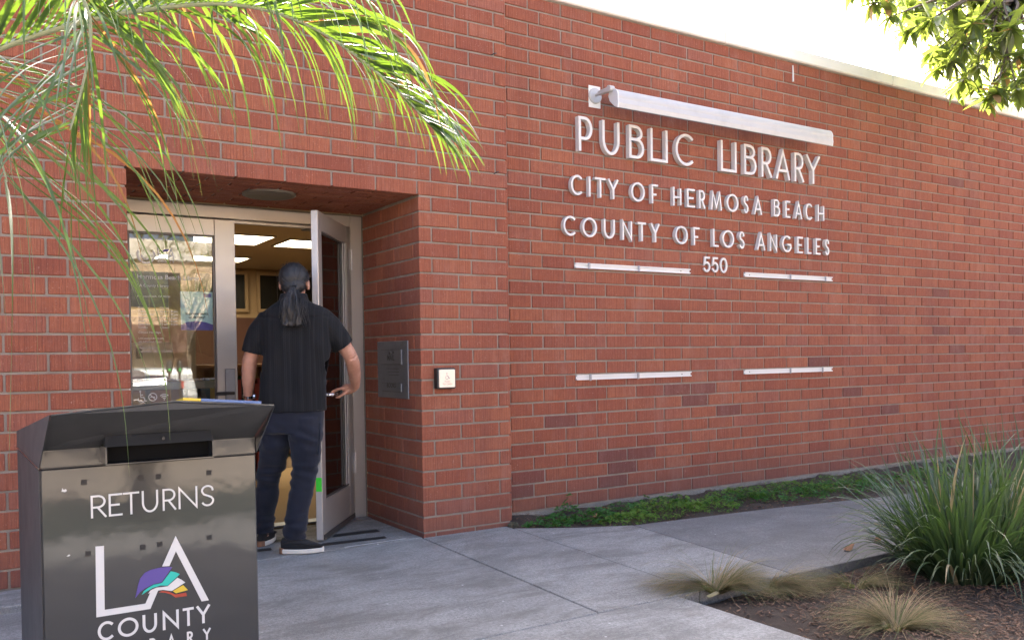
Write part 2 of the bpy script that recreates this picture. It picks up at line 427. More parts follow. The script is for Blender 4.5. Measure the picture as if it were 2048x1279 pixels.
def rnd_brick(key, b):
    r = random.random()*.92
    cx, cz = (b[0]+b[1])/2, (b[4]+b[5])/2
    if key == 'l':
        for (x, z) in ((2.71, .808), (3.056, .698), (2.80, .899), (2.49, .90), (2.168, .372), (1.876, .372), (2.0, .27), (1.026, .166), (1.028, .297), (1.7, .17), (4.9, .80), (5.6, .62), (6.3, 1.45), (4.25, 1.10)):
            if abs(cx-x) < .15 and abs(cz-z) < .051: r = .955+.045*random.random()
        if random.random() < .012: r = .96
    elif random.random() < .035: r = .05
    return r
mesh_cache = {}
def build_bricks(key, root, face_axis):
    lst = []
    for b in bricks[key]:
        c = ((b[0]+b[1])/2, b[2], (b[4]+b[5])/2); p = px_of(c)
        q0, q1 = px_of((b[0], b[2], b[4])), px_of((b[1], b[2], b[5]))
        vis = -30 < p[0] < 2078 and -15 < p[1] < 1295
        area = abs(q1[0]-q0[0])*abs(q1[1]-q0[1]) if vis else 0
        if vis and key == 'e' and b[2] > .01: area = abs(px_of((b[0], b[3], b[4]))[0]-q0[0])*abs(q1[1]-q0[1]) if b[0] >= 0 else .5
        if vis and key == 'e' and p[0] < 515 and 60 < p[0] and p[1] > 850: area = 1       # behind the book return
        if vis and key == 'e' and b[0] < -W-.001 and b[2] > .01: area = 0
        lst.append((area, b))
    lst.sort(key=lambda t_: -t_[0])
    solo = [b for a, b in lst[:300] if a > 0]; rest = [b for a, b in lst if b not in set(solo)]
    for b in solo:
        dx, dy, dz = (round(b[i+1]-b[i], 4) for i in (0, 2, 4))
        kk = (dx, dy, dz)
        if kk not in mesh_cache:
            me = MB().cbox(-dx/2, dx/2, 0, dy, -dz/2, dz/2, c=.0035).mesh('brick'); me.materials.append(MAT['brick']); mesh_cache[kk] = me
        o = obj('brick', mesh_cache[kk], None, root)
        o.location = ((b[0]+b[1])/2+random.uniform(-.0008, .0008), b[2]+random.uniform(-.0015, .0015), (b[4]+b[5])/2+random.uniform(-.001, .001))
        o.rotation_euler = (random.uniform(-.004, .004), random.uniform(-.004, .004), random.uniform(-.003, .003))
        o.color = (rnd_brick(key, b), 0, 0, 1)
    mm = MB()
    for b in rest:
        j = random.uniform(-.0015, .0015)
        mm.cbox(b[0], b[1], b[2]+j, b[3], b[4], b[5], c=.0035, val=rnd_brick(key, b))
    o = mm.build('brickwork', MAT['brick'], root); o.color = (0, 0, 0, 1); tag(o, kind='stuff')
build_bricks('e', entry, 1); build_bricks('l', longw, 1)
# mortar bodies, set back behind the brick faces
R7 = .008
m = MB(); m.box(-4.7, -W-R7, R7, .945, -.3, zk(KMAX)); m.box(R7, 27.5*IN-.012, R7, .945, -.3, zk(KMAX)); m.box(-W-R7, R7, R7, .945, ZL+.25*IN+R7, zk(KMAX))
m.build('mortar', MAT['mortar'], entry)
m = MB(); m.box(27.5*IN-.02, 11.4, DE+R7, .6, -.02, zk(KMAX)); m.build('mortar', MAT['mortar'], longw)
# ragged concrete footing under the long wall
vs = []; fs = []
for i in range(120):
    x = .66+i*.09
    for (y, z) in ((DE-.035+.012*mnoise.noise(Vector((x*6, 0, 0))), -.12), (DE-.03+.012*mnoise.noise(Vector((x*6, 1, 0))), .006+.020*mnoise.noise(Vector((x*7, 0, 5)))), (DE+.03, .030)):
        vs.append((x, y, z))
for i in range(119):
    for k in (0, 1): a = i*3+k; fs.append((a, a+3, a+4, a+1))
MB().add(vs, fs).build('footing', MAT['found'], longw, True)
# coping and roof
def coping(root, x0, x1, y0, y1):
    m = MB(); x = x0
    while x < x1-.01:
        xb = min(x+2.4, x1); m.cbox(x, xb-.003, y0, y1, zk(KMAX)+.004, zk(KMAX)+.115, c=.010); x = xb
    return m.build('coping', MAT['coping'], root)
coping(entry, -4.7, 27.5*IN+.02, -.035, .5); coping(longw, 27.5*IN+.023, 11.4, DE-.035, .62)
roofm = surf('roof_felt', (.30, .29, .27), .2, 3, .9, .4)
m = MB(); m.box(-4.7, 11.4, .62, 11.5, zk(KMAX)-.3, zk(KMAX)-.18); m.build('roof', roofm, longw)
# side and rear walls that close the building
wallp = surf('rear_wall', (.30, .11, .08), .2, 4, .9, .3)
m = MB(); m.box(-4.7, -4.5, .95, 11.5, -.3, zk(KMAX)-.3); m.box(11.2, 11.4, .6, 11.5, -.3, zk(KMAX)-.3); m.box(-4.5, 11.2, 11.3, 11.5, -.3, zk(KMAX)-.3)
m.build('rear_wall', wallp, longw)
# white paint run below the coping, pencil stub wires and old fixings in the bay
m = MB(); m.tube([(4.03, DE-.002, 3.86), (4.032, DE-.003, 3.79), (4.03, DE-.003, 3.71)], [.006, .008, .010], 6); m.build('paint_run', MAT['white'], longw)
for (x, z) in ((.60, 3.285), (.605, 2.465)):
    m = MB(); m.tube([(x-.02, -.003, z), (x, -.012, z+.012), (x+.02, -.003, z+.02)], .004, 5); m.build('old_fixing', MAT['black'], entry)
# round recessed light in the soffit
m = MB(); cx, cy = -.86, .43
m.rings([[(cx+r*math.cos(a), cy+r*math.sin(a), z) for a in [i*math.tau/32 for i in range(32)]] for r, z in ((.17, ZL+.012), (.17, ZL-.004), (.155, ZL-.010), (.145, ZL-.004), (.0, ZL-.003))], cap=False)
sl_ = thing('soffit_light', 'unlit round grey light set in the brick ceiling above the door', 'light', (0, 0, 0)); flipn(m.build('lens_and_ring', surf('dull_diffuser', (.13, .115, .095), .2, 20, .5, .1), sl_, True).data)
# ================================================================== stroke lettering
def arc(cx, cy, rx, ry, a0, a1, n=14):
    return [(cx+rx*math.cos(math.radians(a0+(a1-a0)*i/n)), cy+ry*math.sin(math.radians(a0+(a1-a0)*i/n))) for i in range(n+1)]
S_ = [(.93, .80)] + arc(.5, .76, .46, .24, 30, 180, 9) + [(.06, .70), (.2, .58), (.5, .50), (.8, .42), (.96, .30)] + arc(.5, .25, .46, .25, 0, -150, 9)
GL = {
 'P': [[(0, 0), (0, 1)], [(0, 1), (.45, 1)] + arc(.45, .68, .55, .32, 90, -90) + [(0, .36)]],
 'U': [[(0, 1), (0, .45)] + arc(.5, .45, .5, .45, 180, 360) + [(1, 1)]],
 'B': [[(0, 0), (0, 1)], [(0, 1), (.40, 1)] + arc(.40, .79, .48, .21, 90, -90) + [(0, .58)], [(0, .58), (.5, .58)] + arc(.5, .29, .5, .29, 90, -90) + [(0, 0)]],
 'L': [[(0, 1), (0, 0), (1, 0)]], 'I': [[(.5, 0), (.5, 1)]],
 'C': [arc(.58, .5, .58, .5, 52, 308, 26)], 'G': [arc(.55, .5, .55, .5, 52, 335, 26) + [(1, .45)], [(1.0, .45), (.55, .45)]],
 'O': [arc(.5, .5, .5, .5, 0, 360, 36)],
 'R': [[(0, 0), (0, 1)], [(0, 1), (.45, 1)] + arc(.45, .73, .5, .27, 90, -90) + [(0, .46)], [(.42, .46), (1, 0)]],
 'A': [[(0, 0), (.5, 1), (1, 0)], [(.18, .28), (.82, .28)]],
 'Y': [[(0, 1), (.5, .48), (1, 1)], [(.5, .5), (.5, 0)]], 'T': [[(0, 1), (1, 1)], [(.5, 1), (.5, 0)]],
 'F': [[(0, 0), (0, 1), (1, 1)], [(0, .46), (.8, .46)]], 'H': [[(0, 0), (0, 1)], [(1, 0), (1, 1)], [(0, .46), (1, .46)]],
 'E': [[(1, 1), (0, 1), (0, 0), (1, 0)], [(0, .5), (.86, .5)]], 'M': [[(0, 0), (.14, 1), (.5, .12), (.86, 1), (1, 0)]],
 'N': [[(0, 0), (0, 1), (1, 0), (1, 1)]], 'S': [S_],
 '5': [[(.9, 1), (.2, 1), (.1, .55)] + arc(.46, .32, .50, .32, 120, -150, 16)], '0': [arc(.5, .5, .5, .5, 0, 360, 36)],
}
def stroke_poly(pts, hw, closed):
    P = [Vector((x, z)) for x, z in pts]
    if closed: P = P[:-1]
    n = len(P); L, R_ = [], []
    for i in range(n):
        a = P[i-1] if (closed or i > 0) else None; d = P[(i+1) % n] if (closed or i < n-1) else None
        e1 = (P[i]-a).normalized() if a is not None else None; e2 = (d-P[i]).normalized() if d is not None else None
        if e1 is None: e1 = e2
        if e2 is None: e2 = e1
        n1 = Vector((-e1.y, e1.x)); n2 = Vector((-e2.y, e2.x)); q = n1+n2
        if q.length < .2: q = n1
        q.normalize(); k = hw/max(.38, q.dot(n1))
        L.append(P[i]+q*k); R_.append(P[i]-q*k)
    return L, R_
def glyph(mb, ch, x0, x1, z0, z1, st, yf, depth, k0=0):
    "strokes of one letter; each stroke a hair proud of the last so no two faces share a plane"
    h = st/2
    for si, s in enumerate(GL[ch]):
        closed = (Vector(s[0])-Vector(s[-1])).length < 1e-6 and len(s) > 3
        pts = [(x0+h+(x1-x0-st)*u, z0+h+(z1-z0-st)*v) for u, v in s]
        pts = [q for i, q in enumerate(pts) if i == 0 or (Vector(q)-Vector(pts[i-1])).length > 1e-5]
        def ext(i, j):                                   # butt ends reach the full height
            a, b = Vector(pts[i]), Vector(pts[j]); e = (a-b).normalized(); pts[i] = tuple(a+e*h)
        if not closed and si == 0: ext(0, 1); ext(-1, -2)
        elif not closed and ch in 'YTR' and (ch != 'R' or si == 2): ext(-1, -2)
        L, R_ = stroke_poly(pts, h, closed); y0 = yf - si*min(.0012, depth*.25); y1 = yf+depth; n = len(L)
        vs = []
        for i in range(n): vs += [(L[i].x, y0, L[i].y), (R_[i].x, y0, R_[i].y), (L[i].x, y1, L[i].y), (R_[i].x, y1, R_[i].y)]
        fs = []
        for i in range(n if closed else n-1):
            a = 4*i; b = 4*((i+1) % n)
            fs += [(a, a+1, b+1, b), (a+2, b+2, b+3, a+3), (a, b, b+2, a+2), (a+1, a+3, b+3, b+1)]
        if not closed: fs += [(0, 2, 3, 1), (4*n-4, 4*n-3, 4*n-1, 4*n-2)]
        mb.add(vs, fs)
def lettering(name, label, text, spans, z0, z1, st, yf, depth, mat, parent=None, cat='lettering'):
    root = thing(name, label, cat, ((spans[0][0]+spans[-1][1])/2, yf+depth, z0)) if parent is None else parent
    off = Vector(root.location) if parent is None else Vector((0, 0, 0))
    for ch, (a, b) in zip([c for c in text if c != ' '], spans):
        mb = MB(); lo = None
        if isinstance(ch, str): glyph(mb, ch, a-off.x, b-off.x, z0-off.z, z1-off.z, st, yf-off.y, depth)
        o = mb.build('letter', mat, root); flipn(o.data)
    return root
yl = DE-.046
sp1 = [(1.495, 1.628), (1.728, 1.902), (2.002, 2.157), (2.228, 2.392), (2.392, 2.417), (2.504, 2.715), (3.034, 3.204), (3.204, 3.228), (3.324, 3.478), (3.546, 3.681), (3.738, 3.928), (3.99, 4.119), (4.158, 4.351)]
lettering('wall_lettering', 'largest row of raised white letters, reading PUBLIC LIBRARY, below the long lamp', 'PUBLIC LIBRARY', sp1, 2.775, 3.042, .023, yl, .044, MAT['white'])
sp2 = [(1.42, 1.532), (1.592, 1.612), (1.655, 1.76), (1.787, 1.891), (2.023, 2.167), (2.241, 2.312), (2.478, 2.571), (2.638, 2.729), (2.777, 2.847), (2.917, 3.048), (3.11, 3.252), (3.319, 3.381), (3.454, 3.556), (3.712, 3.794), (3.87, 3.937), (4.004, 4.101), (4.152, 4.246), (4.326, 4.418)]
lettering('wall_lettering', 'middle row of raised white letters, reading CITY OF HERMOSA BEACH', 'CITY OF HERMOSA BEACH', sp2, 2.432, 2.588, .0165, yl+.008, .036, MAT['white'])
sp3 = [(1.343, 1.463), (1.526, 1.669), (1.738, 1.85), (1.926, 2.028), (2.089, 2.175), (2.23, 2.323), (2.497, 2.641), (2.707, 2.778), (2.938, 3.004), (3.051, 3.195), (3.259, 3.328), (3.488, 3.594), (3.657, 3.753), (3.823, 3.945), (4.029, 4.109), (4.17, 4.23), (4.292, 4.362), (4.428, 4.491)]
lettering('wall_lettering', 'lowest row of raised white letters, reading COUNTY OF LOS ANGELES', 'COUNTY OF LOS ANGELES', sp3, 2.115, 2.268, .0165, yl+.008, .036, MAT['white'])
lettering('house_number', 'small white house number 550 between the upper rails', '550', [(2.84, 2.925), (2.942, 3.022), (3.040, 3.130)], 1.895, 2.028, .017, DE-.018, .014, MAT['white'], cat='house number')

# four white rails with clips
def rail(x0, x1, z, label, clips):
    t_ = thing('sign_rail', label, 'rail', (x0, DE, z), 'white rails on the wall')
    L = x1-x0; m = MB(); m.box(0, L, -.006, -.001, -.020, .020); m.box(0, L, -.020, -.006, .010, .020); m.box(0, L, -.020, -.006, -.020, -.010); m.build('channel', MAT['rail'], t_)
    for c in clips:
        m = MB(); m.cbox(c-.012, c+.012, -.026, -.0205, -.027, .024, c=.003); m.tube([(c, -.030, 0), (c, -.0255, 0)], .006, 8); m.build('clip', MAT['steel'], t_)
    m = MB(); e_ = .07 if clips[0] > .5 else L-.1
    m.tube([(e_, -.0085, 0), (e_, -.0055, 0)], .005, 8); m.build('screw', MAT['bronze'], t_)
rail(1.467, 2.685, 1.893, 'white metal rail left of the number 550', (.13, .64))
rail(3.349, 4.56, 1.892, 'white metal rail right of the number 550', (.60, 1.10))
rail(1.467, 2.684, 1.022, 'lower left white metal rail on the plain brick below the lettering', (.13, .62))
rail(3.337, 4.549, 1.023, 'lower right white metal rail on the plain brick below the lettering', (.60, 1.06))

# long sign lamp on an arm
lampt = thing('sign_lamp', 'long white tube-shaped lamp hood on an arm above the word PUBLIC', 'lamp', (1.69, DE, 3.225))
def rel(o, pts): return [(x-o[0], y-o[1], z-o[2]) for x, y, z in pts]
LO = (1.69, DE, 3.225)
prof = [(.052+.062*math.cos(math.radians(a)), 3.172+.064*math.sin(math.radians(a))) for a in range(75, 196, 10)] + [(-.012, 3.12), (-.006, 3.084), (.030, 3.100), (.085, 3.150), (.10, 3.19), (.085, 3.222)]
m = MB(); m.rings([rel(LO, [(x, y, z) for y, z in prof]) for x in (1.712, 4.238)], cap=False); hood = m.build('hood', MAT['lamphood'], lampt, False); flipn(hood.data)
for x0, x1 in ((1.700, 1.712), (4.238, 4.250)):
    m = MB(); m.rings([rel(LO, [(x, .045+(y-.045)*1.03, 3.16+(z-3.16)*1.03) for y, z in prof]) for x in (x0, x1)]); flipn(m.build('end_cap', MAT['rail'], hood).data)
m = MB(); m.tube(rel(LO, [(1.69, DE-.0, 3.232), (1.69, DE-.012, 3.232), (1.69, DE-.018, 3.232)]), [.062, .062, .054], 24); flipn(m.build('wall_plate', MAT['lamphood'], lampt).data)
m = MB(); m.box(-.06, .055, -.004, .004, -.085, .085); m.build('paint_patch', MAT['coping'], lampt)
m = MB(); m.tube(rel(LO, [(1.69, DE-.015, 3.235), (1.69, .20, 3.236)]), .012, 10); m.cbox(-.016, .016, -.20, -.055, -.004, .030, c=.004); m.tube(rel(LO, [(1.665, .060, 3.238), (1.712, .060, 3.238)]), .024, 14); flipn(m.build('arm', MAT['lamphood'], lampt).data)

# ================================================================== door frame and doors
YF = .93
fr = thing('door_frame', 'beige aluminium frame of the double entrance door', 'door frame', (-W/2, YF, 0))
def fb(name, mat, x0, x1, y0, y1, z0, z1, c=.003): return box(name, mat, fr, x0+W/2, x1+W/2, y0-YF, y1-YF, z0, z1, c=c)
fb('jamb', MAT['alu'], -W+.012, -1.70, YF, YF+.10, .0, 2.252); fb('jamb', MAT['alu'], -.103, -.014, YF, YF+.10, .0, 2.252)
fb('head', MAT['alu'], -1.6985, -.1045, YF, YF+.10, 2.172, 2.252); fb('stop', MAT['alu'], -1.698, -.105, YF+.055, YF+.09, 2.150, 2.1715)
fb('threshold', MAT['steel'], -1.698, -.105, YF-.01, YF+.12, .0045, .016, .002); fb('base_plate', MAT['steel'], -.20, -.012, YF-.10, YF-.012, .0045, .009, .001)
m = MB()
m.box(-W+.001+W/2, -W+.0115+W/2, .01, .07, 0, 2.264); m.box(-.0135+W/2, -.001+W/2, .006, .07, 0, 2.264); m.box(-W+.012+W/2, -.014+W/2, .008, .07, 2.2525, 2.264); m.build('caulk', MAT['caulk'], fr)
# hinge knuckles on the right jamb
def leaf(root, w, ext, stile_h, stile_l, top, bot, h, rails_mat, mid=None):
    "leaf in its own frame: hinge side x=0 for ext=-1 (leaf runs to -w)"
    T = .045; X = lambda a: a*ext
    def bb(name, mat, xa, xb, y0, y1, z0, z1, c=.003):
        a, b = sorted((X(xa), X(xb))); return box(name, mat, root, a, b, y0, y1, z0, z1, c=c)
    bb('stile', rails_mat, .0, stile_h, 0, T, .012, h); bb('stile', rails_mat, w-stile_l, w, 0, T, .012, h)
    bb('top_rail', rails_mat, stile_h+.0005, w-stile_l-.0005, .0015, T-.0015, h-top, h); bb('bottom_rail', rails_mat, stile_h+.0005, w-stile_l-.0005, .0015, T-.0015, .012, bot)
    x0, x1 = stile_h, w-stile_l
    gp = bb('glass_pane', MAT['glass'], x0-.004, x1+.004, .0205, .0265, bot-.004, h-top+.004, c=None) if False else box('glass_pane', MAT['glass'], root, *sorted((X(x0+.001), X(x1-.001))), .0205, .0265, bot+.001, h-top-.001)
    for xa, xb in ((x0+.0005, x0+.014), (x1-.014, x1-.0005)): bb('glazing_bead', MAT['bronze'], xa, xb, .010, .0195, bot+.002, h-top-.002, c=.002)
    for za, zb in ((bot+.0005, bot+.013), (h-top-.013, h-top-.0005)): bb('glazing_bead', MAT['bronze'], x0+.015, x1-.015, .010, .0195, za, zb, c=.002)
    return gp
ld = thing('door_leaf', 'closed glass door with white library lettering, left of the man', 'door', (-1.695, YF+.008, 0))
gp = leaf(ld, .746, 1, .056, .138, .113, .26, 2.163, MAT['alu'])
ux = lambda x: x+1.695
box('lock_plate', MAT['steel'], ld, ux(-1.036), ux(-.966), -.012, -.0005, .86, 1.139, c=.004)
m = MB(); m.tube([(ux(-1.0), -.012, .972), (ux(-1.0), -.055, .972)], .011, 10); m.cbox(ux(-1.115), ux(-.985), -.066, -.046, .961, .983, c=.005); m.build('lever_handle', MAT['black'], ld)
box('push_bar', MAT['bronze'], ld, ux(-1.63), ux(-1.09), .060, .10, 1.005, 1.060, c=.004)
# vinyl lettering on the glass
def text(txt, x, z, size, y, mat, parent, align='LEFT', name='vinyl_text', bold=0):
    cu = bpy.data.curves.new('txt', 'FONT'); cu.body = txt; cu.size = size; cu.align_x = align; cu.resolution_u = 2; cu.offset = bold
    o = bpy.data.objects.new('txt', cu); COL.objects.link(o); bpy.context.view_layer.update()
    me = bpy.data.meshes.new_from_object(o.evaluated_get(bpy.context.evaluated_depsgraph_get())); bpy.data.objects.remove(o)
    me.transform(Matrix.Rotation(math.pi/2, 4, 'X')); me.materials.clear(); me.materials.append(mat)
    o = obj(name, me, None, parent); o.location = (x, y, z); return o
ty = .0190
def fit_text(txt, x0, x1, z, parent, y, mat, **k):
    o = text(txt, x0, z, .05, y, mat, parent, **k); w = o.dimensions.x if o.dimensions.x > 0 else 1
    bpy.context.view_layer.update(); w = max(v.co.x for v in o.data.vertices)-min(v.co.x for v in o.data.vertices)
    s = (x1-x0)/w; o.data.transform(Matrix.Scale(s, 4)); return o
V = MAT['vinyl']
fit_text('Hermosa Beach Library', ux(-1.585), ux(-1.172), 1.742, ld, ty, V); fit_text('LA County Library', ux(-1.583), ux(-1.388), 1.690, ld, ty, V)
fit_text('Hermosa Beach, CA 90254', ux(-1.583), ux(-1.380), 1.622, ld, ty, V)
for i, (a, b) in enumerate((('Monday', 'Closed'), ('Tuesday', '12 pm - 8 pm'), ('Wednesday', '12 pm - 8 pm'), ('Thursday', '10 am - 6 pm'), ('Friday', '10 am - 6 pm'), ('Saturday', '10 am - 6 pm'), ('Sunday', 'Closed'))):
    text(a, ux(-1.582), 1.545-.0215*i, .021, ty, V, ld); text(b, ux(-1.448), 1.545-.0215*i, .021, ty, V, ld)
text('Closed Holidays', ux(-1.582), 1.395-.012, .021, ty, V, ld)
fit_text('LACountyLibrary.org', ux(-1.582), ux(-1.425), 1.345, ld, ty, V); fit_text('@LACountyLibrary', ux(-1.582), ux(-1.44), 1.322, ld, ty, V)
fit_text('Holly J. Mitchell', ux(-1.582), ux(-1.460), 1.281, ld, ty, V); fit_text('Supervisor  Second District', ux(-1.582), ux(-1.372), 1.259, ld, ty, V)
fit_text('No smoking within 50 feet of main entrance, exit, and operable', ux(-1.588), ux(-1.10), 1.068, ld, ty, V); text('windows', ux(-1.588), 1.040, .021, ty, V, ld)
# door logo: circle and LA COUNTY with small open book
def ring(mb, cx, cz, r, st, y, a0=0, a1=360, n=40, d=.0008):
    full = a1-a0 >= 360; p = arc(cx, cz, r, r, a0, a1, n); L, R_ = stroke_poly(p, st/2, full)
    k = len(L); vs = [(q.x, y, q.y) for q in L]+[(q.x, y, q.y) for q in R_]
    mb.add(vs, [(i, (i+1) % k, k+(i+1) % k, k+i) for i in range(k if full else k-1)])
m = MB(); ring(m, ux(-1.525), 1.90, .052, .012, ty, 150, 395); ring(m, ux(-1.525), 1.90, .028, .008, ty, 180, 360)
for ch, a, b in (('L', -1.452, -1.40), ('A', -1.388, -1.345)): glyph(m, ch, ux(a), ux(b), 1.876, 1.955, .008, ty, .0006)
for i, ch in enumerate('COUNTY'): glyph(m, ch, ux(-1.452+.018*i), ux(-1.452+.018*i+.014), 1.852, 1.870, .0028, ty, .0006)
m.build('logo', V, ld)
PUR = surf('purple_vinyl', (.085, .055, .26), .08, 40, .45, 0); TEAL = surf('teal_vinyl', (.015, .44, .36), .08, 40, .45, 0); YEL = surf('yellow_vinyl', (.62, .43, .03), .08, 40, .45, 0); REDV = surf('red_vinyl', (.36, .045, .022), .08, 40, .45, 0)
m = MB(); m.prism([(ux(x), ty-.001, z) for x, z in ((-1.425, 1.925), (-1.405, 1.945), (-1.378, 1.943), (-1.39, 1.928))], None, (0, -.0004, 0)); m.build('logo_page', PUR, ld)
# three pictograms: wheelchair, no smoking, wifi
m = MB(); cx, cz = ux(-1.572), .948
ring(m, cx, cz, .020, .005, ty, 150, 380, 24)
for pts in ([(cx-.006, cz+.045), (cx-.004, cz+.014), (cx+.014, cz+.014), (cx+.024, cz-.012), (cx+.034, cz-.008)], [(cx-.004, cz+.03), (cx+.01, cz+.03)]):
    L, R_ = stroke_poly(pts, .0028, False); k = len(L); m.add([(q.x, ty-.0003, q.y) for q in L]+[(q.x, ty-.0003, q.y) for q in R_], [(i, i+1, k+i+1, k+i) for i in range(k-1)])
ring(m, cx-.007, cz+.053, .003, .006, ty-.0004)
cx = ux(-1.502); ring(m, cx, cz+.014, .025, .005, ty)
for pts in ([(cx-.017, cz+.031), (cx+.017, cz-.003)], [(cx-.015, cz+.014), (cx+.015, cz+.014)]):
    L, R_ = stroke_poly(pts, .0025, False); m.add([(q.x, ty-.0003, q.y) for q in L]+[(q.x, ty-.0003, q.y) for q in R_], [(0, 1, 3, 2)])
cx = ux(-1.430)
for r in (.012, .024, .036): ring(m, cx, cz-.006, r, .006, ty, 45, 135, 14)
ring(m, cx, cz-.006, .002, .004, ty); flipn(m.build('pictogram', V, ld).data)
# notices behind the glass
nt = thing('paper_notice', 'pale blue paper notice with purple curved foot taped inside the left door', 'notice', (-1.311, YF+.045, 1.405))
box('sheet', surf('notice_paper', (.40, .52, .55), .06, 20, .7, 0), nt, 0, .212, -.002, 0, 0, .262)
m = MB(); m.prism([(0, -.0025, 0), (.212, -.0025, 0), (.212, -.0025, .038), (.16, -.0025, .056), (.10, -.0025, .064), (.04, -.0025, .056), (0, -.0025, .036)], None, (0, -.0006, 0)); m.build('purple_foot', PUR, nt)
box('purple_band', PUR, nt, .15, .20, -.0035, -.0025, .225, .25)
for i, s_ in enumerate(('improvements', 'underway!')): text(s_, .106, .105-.024*i, .026, -.003, MAT['dark'], nt, 'CENTER', 'printed_text', .0006)
# open right leaf, swung outwards
TH = math.radians(53.5)
rd = thing('door_leaf', 'open glass door swung outwards and held by the man', 'door', (-.106, YF-.004, 0), rz=TH)
leaf(rd, .832, -1, .115, .088, .125, .27, 2.163, MAT['alu'])
RW = .832
box('latch_edge', MAT['alu2'], rd, -RW-.004, -RW-.0005, .003, .042, .02, 2.155, c=.001)
box('edge_plate', surf('ivory_plate', (.74, .68, .55), .05, 30, .5, .05), rd, -RW-.0075, -RW-.0045, .006, .039, .86, 1.135, c=.001)
box('tape', surf('green_tape', (.05, .72, .04), .05, 30, .6, .05), rd, -RW-.0060, -RW-.0042, .002, .040, .335, .425, c=.0004)
for xx in (-.150, -.205): box('glazing_strip', MAT['alu2'], rd, xx, xx+.022, .004, .0098, .285, 2.03, c=.002)
box('bottom_sweep', MAT['bronze'], rd, -RW+.01, -.02, -.010, -.0005, .016, .05, c=.003)
box('lock_plate', MAT['steel'], rd, -.795, -.740, -.012, -.0005, .86, 1.135, c=.004)
m = MB(); m.tube([(-.768, -.012, 1.045), (-.768, -.024, 1.045)], [.016, .013], 14); m.build('lock_cylinder', MAT['chrome'], rd, False)
LEVZ = .962
m = MB(); m.tube([(-.768, -.012, LEVZ), (-.768, -.056, LEVZ)], .011, 12); m.tube([(-.772, -.058, LEVZ), (-.72, -.060, LEVZ), (-.655, -.058, LEVZ), (-.64, -.056, LEVZ)], [.0105, .010, .0095, .007], 12); m.build('lever_handle', MAT['chrome'], rd, True)
box('push_bar', MAT['bronze'], rd, -.73, -.13, .060, .10, 1.0, 1.055, c=.004)
m = MB(); m.tube([(-.45, .07, 2.11), (-.20, .30, 2.13)], .008, 8); m.tube([(-.20, .30, 2.13), (-.02, .16, 2.15)], .008, 8); m.build('closer_arm', MAT['steel'], rd)
box('closer_body', MAT['bronze'], rd, -.52, -.30, .046, .095, 2.055, 2.115, c=.006)
for hz in (.42, 1.93):
    m = MB(); m.cbox(-.045, -.012, -.004, -.0006, hz-.075, hz+.075, c=.001)
    for i in range(5): m.tube([(-.002, -.009, hz-.075+.0305*i), (-.002, -.009, hz-.075+.0305*i+.0285)], .0085, 10)
    m.build('hinge', MAT['alu2'], rd)

# mail and book slot in the right reveal
ms = thing('mail_slot', 'grey steel plate with mail and book flaps set in the right brick reveal', 'mail slot', (0, .43, .915))
box('plate', MAT['steel'], ms, -.010, -.0015, -.253, .253, 0, .400, c=.003)
def flap(name, y0, y1, z0, z1, txt, ts):
    f_ = box(name, MAT['steel'], ms, -.020, -.0108, y0, y1, z0, z1, c=.004)
    cu = text(txt, 0, 0, ts, 0, MAT['bronze'], f_, 'CENTER', 'embossed_text', .001); cu.rotation_euler = (0, 0, -math.pi/2); cu.location = (-.0206, (y0+y1)/2, z0+.030)
    for s in (-1, 1): box('flap_edge', MAT['bronze'], f_, -.0212, -.0202, y0+.006, y1-.006, (z1-.003 if s > 0 else z0), (z1 if s > 0 else z0+.003))
    return f_
f1 = flap('mail_flap', -.17, .17, .235, .34, 'MAIL', .055); f2 = flap('book_flap', -.16, .16, .045, .105, 'BOOKS', .045)
m = MB(); m.tube([(-.020, .0, .318), (-.032, .0, .318)], [.016, .012], 12); m.tube([(-.020, -.05, .322), (-.026, -.05, .322)], .008, 8); flipn(m.build('lock', MAT['bronze'], f1, True).data)
for k in range(3): box('worn_line', MAT['bronze'], ms, -.0108, -.0102, -.11, .10-.02*k, .205-.022*k, .208-.022*k)

# wheelchair door button on the pier
pb = thing('push_button', 'square silver wheelchair push button in a black housing on the brick pier', 'button', (.166, 0, 1.055))
def rrect(hw, hh, r, y, n=5):
    P = []
    for cx, cz, a0 in ((hw-r, hh-r, 0), (-hw+r, hh-r, 90), (-hw+r, -hh+r, 180), (hw-r, -hh+r, 270)):
        P += [(cx+r*math.cos(math.radians(a0+90*i/n)), y, cz+r*math.sin(math.radians(a0+90*i/n))) for i in range(n+1)]
    return P
m = MB(); m.rings([rrect(.070, .070, .012, 0), rrect(.070, .070, .012, -.042), rrect(.066, .066, .010, -.046)]); flipn(m.build('housing', MAT['black'], pb).data)
m = MB(); m.rings([rrect(.060, .060, .007, -.0465), rrect(.060, .060, .007, -.054), rrect(.057, .057, .006, -.056)]); plate = m.build('plate', surf('brushed_plate', (.72, .66, .56), .05, 40, .42, .08, metal=.35), pb); flipn(plate.data)
blu = surf('faded_blue_ink', (.16, .13, .20), .1, 60, .6, 0); red_ = surf('faded_red_ink', (.36, .20, .15), .1, 60, .6, 0)
m = MB(); ring(m, -.002, .006, .011, .0026, -.0565, 130, 380, 22)
for pts in ([(-.003, .030), (-.002, .014), (.008, .014), (.014, .0), (.019, .003)],):
    L, R_ = stroke_poly(pts, .0016, False); k = len(L); m.add([(q.x, -.0568, q.y) for q in L]+[(q.x, -.0568, q.y) for q in R_], [(i, i+1, k+i+1, k+i) for i in range(k-1)])
ring(m, -.003, .035, .0016, .0032, -.0568); flipn(m.build('wheelchair_symbol', blu, plate).data)
